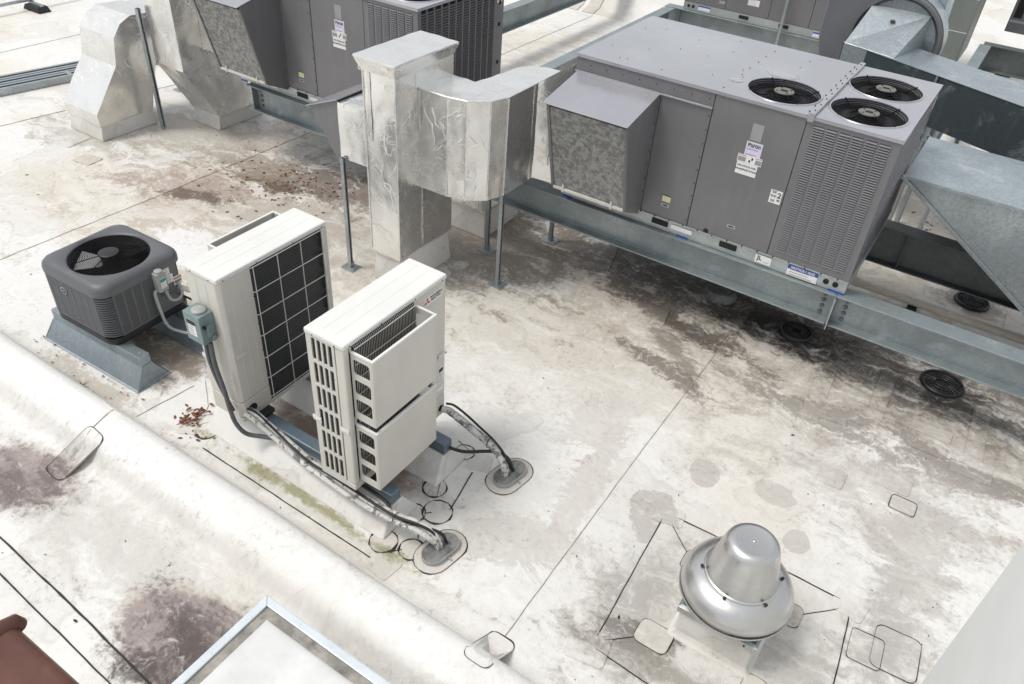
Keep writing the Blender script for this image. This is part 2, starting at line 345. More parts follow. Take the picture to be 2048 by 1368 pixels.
# ---------------------------------------------------------------- geometry helpers
class G:
    def __init__(s): s.v = []; s.f = []
    def add(s, vs, fs):
        k = len(s.v); s.v += [tuple(p) for p in vs]; s.f += [tuple(i + k for i in q) for q in fs]; return s
    def box(s, x0, x1, y0, y1, z0, z1):
        return s.frus(x0, x1, y0, y1, z0, x0, x1, y0, y1, z1)
    def frus(s, x0, x1, y0, y1, z0, X0, X1, Y0, Y1, z1):
        return s.hexa([(x0, y0, z0), (x1, y0, z0), (x1, y1, z0), (x0, y1, z0), (X0, Y0, z1), (X1, Y0, z1), (X1, Y1, z1), (X0, Y1, z1)])
    def hexa(s, p): return s.add(p, [(3, 2, 1, 0), (4, 5, 6, 7), (0, 1, 5, 4), (1, 2, 6, 5), (2, 3, 7, 6), (3, 0, 4, 7)])
    def prism(s, poly, axis, lo, hi):
        n = len(poly)
        def P(p, d): return (d, p[0], p[1]) if axis == 'x' else (p[0], d, p[1]) if axis == 'y' else (p[0], p[1], d)
        vs = [P(p, lo) for p in poly] + [P(p, hi) for p in poly]
        return s.add(vs, [tuple(range(n))[::-1], tuple(range(n, 2 * n))] + [(i, (i + 1) % n, (i + 1) % n + n, i + n) for i in range(n)])
    def loft(s, loops, closed=True, cap0=True, cap1=True):
        n = len(loops[0]); vs = [p for l in loops for p in l]; fs = []
        for j in range(len(loops) - 1):
            for i in range(n if closed else n - 1):
                a, b = j * n + i, j * n + (i + 1) % n; fs.append((a, b, b + n, a + n))
        if cap0: fs.append(tuple(range(n))[::-1])
        if cap1: fs.append(tuple(range((len(loops) - 1) * n, len(loops) * n)))
        return s.add(vs, fs)
    def tube(s, path, r, n=8, cap=True):
        pts = [Vector(p) for p in path]; loops = []; ref = None
        for i, p in enumerate(pts):
            t = (pts[min(i + 1, len(pts) - 1)] - pts[max(i - 1, 0)]).normalized()
            if ref is None: ref = Vector((0, 0, 1)) if abs(t.z) < .9 else Vector((1, 0, 0))
            u = (ref - t * ref.dot(t)).normalized(); w_ = t.cross(u); ref = u
            rr = r[i] if isinstance(r, (list, tuple)) else r
            loops.append([p + (u * math.cos(2 * math.pi * k / n) + w_ * math.sin(2 * math.pi * k / n)) * rr for k in range(n)])
        return s.loft(loops, True, cap, cap)
    def ring(s, c, rad, r, n=40, k=5):
        loops = []
        for i in range(n + 1):
            t = 2 * math.pi * i / n
            loops.append([(c[0] + math.cos(t) * (rad + r * math.cos(q * 2 * math.pi / k)), c[1] + math.sin(t) * (rad + r * math.cos(q * 2 * math.pi / k)), c[2] + r * math.sin(q * 2 * math.pi / k)) for q in range(k)])
        return s.loft(loops, True, False, False)
    def lathe(s, prof, n=48, c=(0, 0, 0), cap0=False, cap1=False):
        return s.loft([[(c[0] + r * math.cos(2 * math.pi * k / n), c[1] + r * math.sin(2 * math.pi * k / n), c[2] + z) for k in range(n)] for r, z in prof], True, cap0, cap1)
    def cyl(s, p0, p1, r, n=12): return s.tube([p0, p1], r, n)
    def ball(s, c, r, n=6):
        return s.lathe([(r * max(.02, math.sin(math.pi * i / 4)), -r * math.cos(math.pi * i / 4)) for i in range(5)], n, c, True, True)

def mesh_of(g, name, recalc=True):
    me = bpy.data.meshes.new(name); me.from_pydata(g.v, [], g.f)
    if recalc:
        bm = bmesh.new(); bm.from_mesh(me); bmesh.ops.recalc_face_normals(bm, faces=bm.faces); bm.to_mesh(me); bm.free()
    return me
def obj(name, g, mat, parent=None, bevel=0., smooth=None, loc=None, kind=None, label=None, segs=2):
    me = mesh_of(g, name) if isinstance(g, G) else g
    if not me.materials: me.materials.append(mat)
    if smooth:
        for p in me.polygons: p.use_smooth = True
        me.set_sharp_from_angle(angle=R(smooth))
    o = bpy.data.objects.new(name, me); COL.objects.link(o)
    if parent: o.parent = parent
    if loc: o.location = loc
    if bevel:
        b = o.modifiers.new('bevel', 'BEVEL'); b.width = bevel; b.segments = segs; b.limit_method = 'ANGLE'; b.angle_limit = R(35)
    if kind: o['kind'] = kind
    if label: o['label'] = label
    return o
def tag(o, label, cat, group=None):
    o['label'] = label; o['category'] = cat
    if group: o['group'] = group
    return o
def thing(name, label, cat, loc=(0, 0, 0), rz=0., group=None):
    o = bpy.data.objects.new(name, None); COL.objects.link(o); o.location = loc; o.rotation_euler = (0, 0, R(rz)); o.empty_display_size = .1
    return tag(o, label, cat, group)
def copy_tree(o, parent=None):
    c = o.copy(); COL.objects.link(c); c.parent = parent
    for ch in list(o.children): copy_tree(ch, c)
    return c
def crumple(g, size=.07, amp=.004, freq=7., name='m', seed=0.):
    bm = bmesh.new(); me = mesh_of(g, name); bm.from_mesh(me)
    bmesh.ops.remove_doubles(bm, verts=bm.verts, dist=1e-5); bmesh.ops.triangulate(bm, faces=bm.faces)
    for _ in range(6):
        es = [e for e in bm.edges if e.calc_length() > size]
        if not es: break
        bmesh.ops.subdivide_edges(bm, edges=es, cuts=1); bmesh.ops.triangulate(bm, faces=[f for f in bm.faces if len(f.verts) > 3])
    bm.normal_update()
    off = Vector((seed, seed * 2.1, 0))
    mv = []
    for v in bm.verts:
        p = v.co * freq + off
        d = noise.noise(p * .3) * 1.3 + noise.noise(p) * .6 + noise.noise(p * 2.3) * .4 - .5 * abs(noise.noise(Vector((p.x * .8, p.y * .8, p.z * .35)) + Vector((9, 3, 1))))
        mv.append((v, v.normal * d * amp))
    for v, d in mv: v.co += d
    bm.to_mesh(me); bm.free(); return me
def rrect(w_, d_, r, n=6, cx=0., cy=0.):
    pts = []
    for (sx, sy, a0) in ((1, 1, 0), (-1, 1, 90), (-1, -1, 180), (1, -1, 270)):
        for i in range(n + 1):
            t = R(a0 + 90 * i / n); pts.append((cx + sx * (w_ / 2 - r) + r * math.cos(t), cy + sy * (d_ / 2 - r) + r * math.sin(t)))
    return pts
def curve_plate(name, outline, holes, thick):
    """plate in the XY plane with holes, z from -thick/2 to thick/2"""
    cu = bpy.data.curves.new(name, 'CURVE'); cu.dimensions = '2D'; cu.fill_mode = 'BOTH'; cu.extrude = thick / 2
    for poly in [outline] + holes:
        sp = cu.splines.new('POLY'); sp.points.add(len(poly) - 1); sp.use_cyclic_u = True
        for p, q in zip(sp.points, poly): p.co = (q[0], q[1], 0, 1)
    o = bpy.data.objects.new('tmp', cu); COL.objects.link(o); bpy.context.view_layer.update()
    me = bpy.data.meshes.new_from_object(o.evaluated_get(bpy.context.evaluated_depsgraph_get()))
    bpy.data.objects.remove(o); bpy.data.curves.remove(cu); me.name = name; return me
def text_mesh(txt, size, bold=False, align='CENTER', ext=.0004, sp=1.0):
    cu = bpy.data.curves.new('t', 'FONT'); cu.body = txt; cu.size = size; cu.align_x = align; cu.align_y = 'CENTER'; cu.extrude = ext; cu.resolution_u = 3; cu.space_line = sp
    if bold: cu.offset = size * .018
    o = bpy.data.objects.new('tmp', cu); COL.objects.link(o); bpy.context.view_layer.update()
    me = bpy.data.meshes.new_from_object(o.evaluated_get(bpy.context.evaluated_depsgraph_get()))
    bpy.data.objects.remove(o); bpy.data.curves.remove(cu); return me
ROT_NY = Matrix(((1, 0, 0), (0, 0, -1), (0, 1, 0)))      # x->+X, y->+Z, normal -> -Y
ROT_PX = Matrix(((0, 0, 1), (1, 0, 0), (0, 1, 0)))       # x->+Y, y->+Z, normal -> +X
ROT_PY = Matrix(((-1, 0, 0), (0, 0, 1), (0, 1, 0)))      # x->-X, y->+Z, normal -> +Y
def xf(me, rot, loc): me.transform(Matrix.Translation(Vector(loc)) @ rot.to_4x4()); return me
def letters(parent, txt, size, rot, loc, mat=None, bold=False, sp=1.0):
    return obj('lettering', xf(text_mesh(txt, size, bold, sp=sp), rot, loc), mat or M_INK, parent)
def flat(rot, loc, w_, h_, t=.0016):
    g = G().box(-w_ / 2, w_ / 2, -h_ / 2, h_ / 2, -t / 2, t / 2); me = mesh_of(g, 'flat'); return xf(me, rot, loc)
def nrm(rot): return Vector((rot[0][2], rot[1][2], rot[2][2]))
def sticker(parent, rot, loc, w_, h_, mat, lines=0, name='sticker', txt=None, size=.02, bold=False, bars=(), label=None):
    loc = Vector(loc); o = obj(name, flat(rot, loc, w_, h_), mat, parent, label=label); N = nrm(rot); X = rot @ Vector((1, 0, 0)); Y = rot @ Vector((0, 1, 0))
    for (bx, by, bw, bh, bm_) in bars: obj('printed_bar', flat(rot, loc + X * bx + Y * by + N * .0016, bw, bh), bm_, o)
    if lines:
        g = G(); 
        for i in range(lines):
            yy = h_ * .36 - i * h_ * .72 / max(1, lines - 1); ww = w_ * random.uniform(.6, .82)
            g.box(-w_ * .42, -w_ * .42 + ww, yy - h_ * .022, yy + h_ * .022, -.0005, .0005)
        me = xf(mesh_of(g, 'print'), rot, loc + N * .0018); obj('small_print', me, M_INKG, o, kind='stuff')
    if txt:
        for t, sz, dx, dy in (txt if isinstance(txt, list) else [(txt, size, 0, 0)]): letters(o, t, sz, rot, loc + X * dx + Y * dy + N * .002, bold=bold)
    return o
def smooth_path(pts, k=8):
    P = [Vector(p) for p in pts]; P = [P[0] * 2 - P[1]] + P + [P[-1] * 2 - P[-2]]; out = []
    for i in range(1, len(P) - 2):
        for j in range(k):
            t = j / k; a, b, c, d = P[i - 1:i + 3]
            out.append(.5 * ((2 * b) + (c - a) * t + (2 * a - 5 * b + 4 * c - d) * t * t + (3 * b - a - 3 * c + d) * t ** 3))
    out.append(P[-2]); return out
# ---------------------------------------------------------------- roof sheet with the raised expansion ridge
def ridge_z(b, a):
    h = .20 * (1 + .12 * noise.noise(Vector((a * .9, 0, 3))))
    K = ((1.78, 0), (1.86, .03), (1.91, .12), (1.95, .30), (2.0, .56), (2.05, .74), (2.10, .84), (2.18, .94), (2.26, 1.0), (2.31, .94), (2.35, .76), (2.38, .45), (2.40, .06), (2.43, 0))
    if b <= K[0][0] or b >= K[-1][0]: return 0
    for (x0, z0), (x1, z1) in zip(K, K[1:]):
        if x0 <= b <= x1: t = (b - x0) / (x1 - x0); return h * (z0 + (z1 - z0) * t)
bs = [-30, -6, 0, .6, 1.0, 1.4, 1.7] + [1.78 + .02 * i for i in range(30)] + [2.385, 2.40] + [2.44, 2.46, 2.5, 2.6, 3.2, 4, 5, 6, 8, 10, 13, 17, 25, 40, 80]
as_ = [-90, -50, -30, -20, -14] + [-11 + .25 * i for i in range(49)] + [1.6, 2.5, 4, 8, 16, 40, 80]
g = G(); bs = sorted(set(round(x, 4) for x in bs + list(ZB))); as_ = sorted(set(round(x, 4) for x in as_ + list(ZA))); nb = len(bs)
for a in as_:
    for b in bs:
        wob = .015 * noise.noise(Vector((a * .7, 5.1, 0)))
        g.v.append((a, b, ridge_z(b + wob, a) if -40 < a < 30 else 0))
for i in range(len(as_) - 1):
    for j in range(nb - 1): g.f.append((i * nb + j, (i + 1) * nb + j, (i + 1) * nb + j + 1, i * nb + j + 1))
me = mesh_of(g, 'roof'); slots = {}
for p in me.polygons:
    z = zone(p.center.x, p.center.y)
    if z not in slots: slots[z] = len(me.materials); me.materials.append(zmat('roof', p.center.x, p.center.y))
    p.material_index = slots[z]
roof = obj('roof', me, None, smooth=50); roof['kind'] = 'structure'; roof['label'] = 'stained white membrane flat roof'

def ribbon(pts, wd=.009, z=.004, wob=.004, name='seam_caulk', mat=None, step=.06):
    P = []
    for i in range(len(pts) - 1):
        a, b = Vector(pts[i][:2]), Vector(pts[i + 1][:2]); k = max(1, int((b - a).length / step))
        P += [a + (b - a) * j / k for j in range(k)]
    P.append(Vector(pts[-1][:2])); L0 = []; 
    seed = random.random() * 50; lo = []
    for i, p in enumerate(P):
        t = (P[min(i + 1, len(P) - 1)] - P[max(i - 1, 0)]).normalized(); n_ = Vector((-t.y, t.x))
        c = p + n_ * wob * noise.noise(Vector((i * .35, seed, 0))); h = wd * (.6 + .55 * abs(noise.noise(Vector((i * .6, seed, 5)))))
        zz = z + (ridge_z(c.y, c.x) if 1.75 < c.y < 2.45 else 0)
        lo.append([(c.x - n_.x * h, c.y - n_.y * h, zz), (c.x + n_.x * h, c.y + n_.y * h, zz), (c.x + n_.x * h * .5, c.y + n_.y * h * .5, zz + .004), (c.x - n_.x * h * .5, c.y - n_.y * h * .5, zz + .004)])
    return obj(name, G().loft(lo, True), mat or M_CAULK, roof)
def ribbon_loop(poly, parent, wd=.006, z=.005, name='caulk_edge'):
    n = len(poly); lo = []; seed = random.random() * 40
    c = Vector((sum(p[0] for p in poly) / n, sum(p[1] for p in poly) / n))
    for i in range(n + 1):
        p = Vector(poly[i % n]); d = (p - c).normalized(); h = wd * max(.08, .55 + 1.3 * noise.noise(Vector((math.cos(6.283 * i / n) * 1.6, math.sin(6.283 * i / n) * 1.6 + seed, 0))))
        zz = z + (ridge_z(p.y, p.x) if 1.75 < p.y < 2.45 else 0)
        lo.append([(p.x - d.x * h, p.y - d.y * h, zz), (p.x + d.x * h, p.y + d.y * h, zz), (p.x, p.y, zz + .005)])
    o = obj(name, G().loft(lo, True, False, False), M_CAULK, parent); return o
PZ = [0.]
def patch(poly, mat=None, caulk=.006, z=.0035):
    PZ[0] += .00035; z = .0032 + PZ[0]
    n = len(poly); c = (sum(p[0] for p in poly) / n, sum(p[1] for p in poly) / n)
    def zz(p): return ridge_z(p[1], p[0]) if 1.75 < p[1] < 2.45 else 0
    g = G(); rings = [1.0, .97, .66, .33]
    for k, s in enumerate(rings):
        for p in poly:
            q = (c[0] + (p[0] - c[0]) * s, c[1] + (p[1] - c[1]) * s); g.v.append((q[0], q[1], zz(q) + (z if k else .0005)))
    g.v.append((c[0], c[1], zz(c) + z)); m_ = len(g.v) - 1
    for k in range(3):
        for i in range(n): g.f.append((k * n + i, k * n + (i + 1) % n, (k + 1) * n + (i + 1) % n, (k + 1) * n + i))
    for i in range(n): g.f.append((3 * n + i, 3 * n + (i + 1) % n, m_))
    o = obj('membrane_patch', g, zmat(mat or 'patch', *c), roof)
    if caulk > .003: ribbon_loop(poly, o, caulk, z)
    return o
def disc(a, b, r, n=22): return [(a + r * math.cos(6.2832 * i / n) * random.uniform(.97, 1.03), b + r * math.sin(6.2832 * i / n) * random.uniform(.97, 1.03)) for i in range(n)]
def rr(a, b, w_, d_, rot=0, r=.03):
    c, s = math.cos(R(rot)), math.sin(R(rot)); return [(a + x * c - y * s, b + x * s + y * c) for x, y in rrect(w_, d_, min(r, w_ * .4, d_ * .4), 3)]

# long sheet seams (thin) and caulked seams (black)
ribbon([(-1.44, 6.78), (-1.445, 4.7), (-1.42, 2.42)], .005, .003, .004, 'sheet_seam', M_SEAM)
ribbon([(-8.25, 1.8), (-8.2, 3.1), (-8.13, 4.9), (-8.1, 7.6), (-8.05, 9)], .004, .003, .012, 'sheet_seam', M_SEAM)
ribbon([(-8.0, 9), (-7.95, 15.6)], .007, .003, .012, 'sheet_seam', M_SEAM)
ribbon([(-11.6, 3.2), (-11.3, 5.2), (-10.9, 7.5)], .006, .003, .01, 'sheet_seam', M_SEAM)
ribbon([(-14.2, 3.2), (-14.0, 7.5), (-13.9, 11)], .006, .003, .01, 'sheet_seam', M_SEAM)
ribbon([(-5.05, 1.93), (-5.10, 2.36), (-5.02, 3.0)], .004, .003, .01, 'sheet_seam', M_SEAM)
ribbon([(-4.36, 2.545), (-3.5, 2.54), (-2.56, 2.535)], .007)
ribbon([(-20, 1.7), (-6.5, 1.19), (-4.8, 1.125), (-3.9, 1.09), (-3.02, 1.04), (-2.4, 1.02)], .009)
ribbon([(-20, 1.54), (-6.5, 1.03), (-4.5, .955), (-3.2, .90), (-2.4, .87)], .008)
ribbon([(-2.36, 3.22), (-2.45, 3.64)], .007); ribbon([(-2.39, 2.87), (-2.48, 3.0)], .006); ribbon([(-2.52, 2.62), (-2.42, 2.72)], .007)
ribbon([(-2.60, 3.42), (-2.52, 3.26)], .005); ribbon([(-2.75, 3.86), (-2.53, 3.80)], .004); ribbon([(-2.50, 3.08), (-2.46, 3.12)], .008)
# fan skirt
patch(rr(-.25, 3.53, 1.46, 1.36, 0, .04), caulk=0)
ribbon([(-.985, 4.12), (-.95, 3.5), (-.915, 2.95)], .006, .0055); ribbon([(-.88, 4.21), (-.2, 4.23), (.37, 4.23)], .006, .0055)
ribbon([(.46, 4.12), (.50, 3.7), (.53, 3.3)], .006, .0055); ribbon([(-.88, 2.86), (-.3, 2.83), (.2, 2.82)], .006, .0055)
ribbon([(-.90, 4.12), (-.60, 3.86)], .004, .0055); ribbon([(.38, 4.14), (.10, 3.86)], .005, .0055); ribbon([(-.86, 2.95), (-.62, 3.17)], .005, .0055)
ribbon([(-4.52, 2.62), (-4.72, 2.9), (-5.0, 3.1)], .0035, mat=M_SEAM)

for a, b, r in ((-4.487, 2.70, .095), (-2.577, 2.70, .105), (-2.365, 2.765, .095), (-2.565, 3.035, .09), (-2.425, 3.15, .115), (-2.59, 3.33, .095), (-2.63, 3.78, .085)):
    patch(disc(a, b, r), caulk=.0105)
patch(rr(-2.465, 3.765, .20, .19, 20), caulk=.002); patch(rr(-2.44, 2.545, .21, .20, -6), caulk=.002)
patch(rr(-4.62, 2.72, .3, .28, 35), caulk=.002)
patch(rr(-5.02, 1.88, .22, .42, -6, .05), caulk=.004); patch(rr(-5.1, 2.38, .34, .16, -4, .05), caulk=.002)
patch(rr(-1.42, 2.40, .20, .36, 0, .05), caulk=.006)
patch(rr(-.955, 4.19, .24, .19, 10), caulk=.002); patch(rr(.44, 4.22, .24, .22, -8), caulk=.002); patch(rr(-.93, 2.85, .28, .26, 10), caulk=.002)
patch(rr(.55, 5.425, .20, .17, 0, .03), caulk=.005); patch(rr(.43, 5.66, .28, .24, 0, .03), caulk=.0018); patch(rr(-.02, 5.40, .22, .24, 0, .03), caulk=.0018)
patch(rr(.80, 4.02, .30, .36, 4, .05), caulk=.0045); patch(rr(.62, 3.93, .22, .26, 4, .03), M_PATCH, .004, .007)
patch(rr(-10.35, 5.25, .5, .4, 8), M_STRIP, .0018); patch(rr(-9.6, 5.05, .3, .25, 8), M_PATCH, .0018)
# strips welded round the drains under the beams
for (a, b, w_, d_, rot) in ((-.42, 6.38, .16, .75, 4), (.08, 6.72, .15, .9, 2), (.93, 6.72, .15, .9, 2), (-.05, 8.98, .17, .9, 2), (.98, 8.98, .17, .9, 0), (-1.5, 7.3, .2, .9, 0), (-3.2, 7.2, .3, .7, 15), (1.9, 6.72, .15, .9, 2)):
    patch(rr(a, b, w_, d_, rot, .01), M_STRIP, .0016, .004)
for (a, b, w_, d_, rot) in ((.0, 6.27, 1.5, .17, 0), (.95, 6.22, .34, .26, 2), (.45, 6.5, .6, .15, 0), (-.3, 6.20, .4, .28, 8), (-2.3, 6.55, .45, .3, 12), (-.5, 9.35, .7, .3, 0)):
    patch(rr(a, b, w_, d_, rot, .01), M_PATCH if w_ > .7 else M_STRIP, .0016, .0075)

# ---------------------------------------------------------------- beams
def ibeam(axis, lo, hi, c, z0, z1, wd=.2, t=.016, tw=.012, label='', stiff=(), bolts=(), end=None, group='galvanised dunnage beams', mat=None):
    mat = mat or M_GALVD
    th = thing('steel_beam', label, 'beam', ((lo, c, z0) if axis == 'x' else (c, lo, z0)), 0, group)
    h = z1 - z0; L = hi - lo; w2 = wd / 2; q = tw / 2
    prof = [(-w2, 0), (w2, 0), (w2, t), (q, t), (q, h - t), (w2, h - t), (w2, h), (-w2, h), (-w2, h - t), (-q, h - t), (-q, t), (-w2, t)]
    if axis == 'y': prof = [(p[0], p[1]) for p in prof]
    obj('web_and_flanges', G().prism(prof, axis, 0, L), mat, th, bevel=.004)
    for s in stiff:
        k = s - lo
        for sd in (-1, 1):
            y0, y1 = sorted((sd * (q + .001), sd * (w2 - .012)))
            gg = G().box(k - .006, k + .006, y0, y1, t + .001, h - t - .001) if axis == 'x' else G().box(y0, y1, k - .006, k + .006, t + .001, h - t - .001)
            obj('stiffener', gg, mat, th, bevel=.002)
    for s in bolts:
        for i in range(4 if h > .3 else 3):
            zz = t + .05 + i * (h - 2 * t - .1) / 3
            gg = G().tube([(s - lo, -q, zz), (s - lo, -q - .014, zz)], .021, 6) if axis == 'x' else G().tube([(q, s - lo, zz), (q + .014, s - lo, zz)], .016, 6)
            obj('bolt', gg, M_SHADEG, th)
    return th
ibeam('x', -8.2, -.615, 6.70, .60, .926, label='long galvanised beam under the front edges of both grey rooftop units', stiff=(-8.12,), bolts=(-8.03, -.70))
sp = ibeam('x', -.595, 4.0, 6.70, .60, .926, label='galvanised beam running out of frame right from the bolted splice', bolts=(-.50,))
obj('splice_plate', G().box(-.018, -.004, -.095, -.008, .005, .325), M_GALVD, sp, bevel=.003)
obj('angle_clip', G().box(-.004, .006, -.13, -.10, -.03, .30), M_RAIL, sp, bevel=.003)
ibeam('x', -8.2, 4.0, 8.33, .50, .926, label='deep shaded galvanised beam behind the big rooftop unit', stiff=(-.3,), mat=M_SHADEG)
ibeam('y', 8.44, 14.1, -5.66, .56, .926, label='galvanised cross beam running back behind the foil elbow duct')
ibeam('x', -5.78, 4.0, 14.25, .56, .926, label='galvanised beam below the farthest grey rooftop unit', stiff=(-5.5, -1.2))
ibeam('y', 8.44, 19.0, -7.72, .56, .926, label='galvanised beam running back behind the left grey rooftop unit')
ibeam('y', 10.9, 16.12, -.66, .56, .926, wd=.18, label='galvanised cross beam behind the long sheet metal duct')
ibeam('x', -.70, 4.0, 16.25, .50, .926, label='galvanised beam at the top right corner', bolts=(-.42, ), mat=M_SHADEG)
# stub posts carrying the beams
for i, (a, b, z1, lab) in enumerate(((-5.66, 14.15, .555, 'far left'), (-.66, 16.0, .555, 'top right'), (2.6, 6.7, .60, 'right'), (-2.2, 8.33, .50, 'behind the big unit'), (-6.9, 8.33, .5, 'behind the left unit'))):
    o = obj('beam_post', G().lathe([(.055, 0), (.055, z1)], 16, (a, b, 0), True, True), M_GALV, smooth=40); tag(o, 'round steel stub post under the beam, ' + lab, 'post', 'beam posts')

# ---------------------------------------------------------------- roof drains
def drain(a, b, r, label):
    t = thing('roof_drain', label, 'drain', (a, b, 0), 0, 'black roof drains')
    obj('clamping_ring', G().lathe([(r * 1.14, .004), (r * 1.12, .024), (r * 1.05, .034), (r * .98, .030), (r * .95, .010)], 40), M_DARK, t, smooth=40)
    obj('sump', G().lathe([(r * .90, .008), (.01, .007)], 32), M_VOID, t)
    g = G()
    for k in range(22):
        u = 6.2832 * k / 22; g.tube([(r * .93 * math.cos(u), r * .93 * math.sin(u), .014), (r * .62 * math.cos(u), r * .62 * math.sin(u), .022), (r * .36 * math.cos(u), r * .36 * math.sin(u), .024)], .005, 4)
    for q, zz in ((.80, .018), (.58, .022), (.36, .024)): g.ring((0, 0, zz), r * q, .006, 30, 4)
    obj('strainer', g, M_DARK, t, kind='stuff')
    return t
drain(.534, 9.035, .165, 'black ring roof drain on the pale roof beyond the cream pipe')
drain(.524, 7.28, .18, 'black roof drain half hidden under the right hand beam')
drain(-.90, 7.21, .15, 'black roof drain in the dark stain and painted shade under the unit')
o = thing('pipe_stub', 'low dirty sealed pipe stub in the shade under the long beam', 'pipe', (-1.80, 7.36, 0))
obj('boot', G().lathe([(.19, .004), (.16, .03), (.145, .07)], 24), M_POCKET, o, smooth=40); obj('cap', G().lathe([(.155, .07), (.155, .095), (.02, .10)], 24, (0, 0, 0), True, True), M_POCKET, o, smooth=40)

# cream PVC condensate pipe and conduit on the roof behind the beam
t = thing('condensate_pipe', 'cream plastic pipe running along the roof behind the beam', 'pipe', (0, 0, 0))
obj('run', G().tube([(-.60, 8.44, .105), (.6, 8.44, .105), (4, 8.44, .105)], .048, 14), M_PVC, t, smooth=50)
obj('elbow', G().tube(smooth_path([(-.585, 8.44, .105), (-.66, 8.44, .115), (-.70, 8.44, .17), (-.70, 8.44, .5)]), .056, 14), M_PVC, t, smooth=50)
for a in (.0, 1.6): obj('pipe_rest', G().box(a - .05, a + .05, 8.36, 8.52, .004, .058), M_RUBBER, t, bevel=.006)
o = obj('conduit', G().tube([(-.55, 8.62, .035), (4, 8.60, .035)], .016, 8), M_COND_T, smooth=50); tag(o, 'thin grey conduit lying beside the cream plastic pipe', 'conduit')
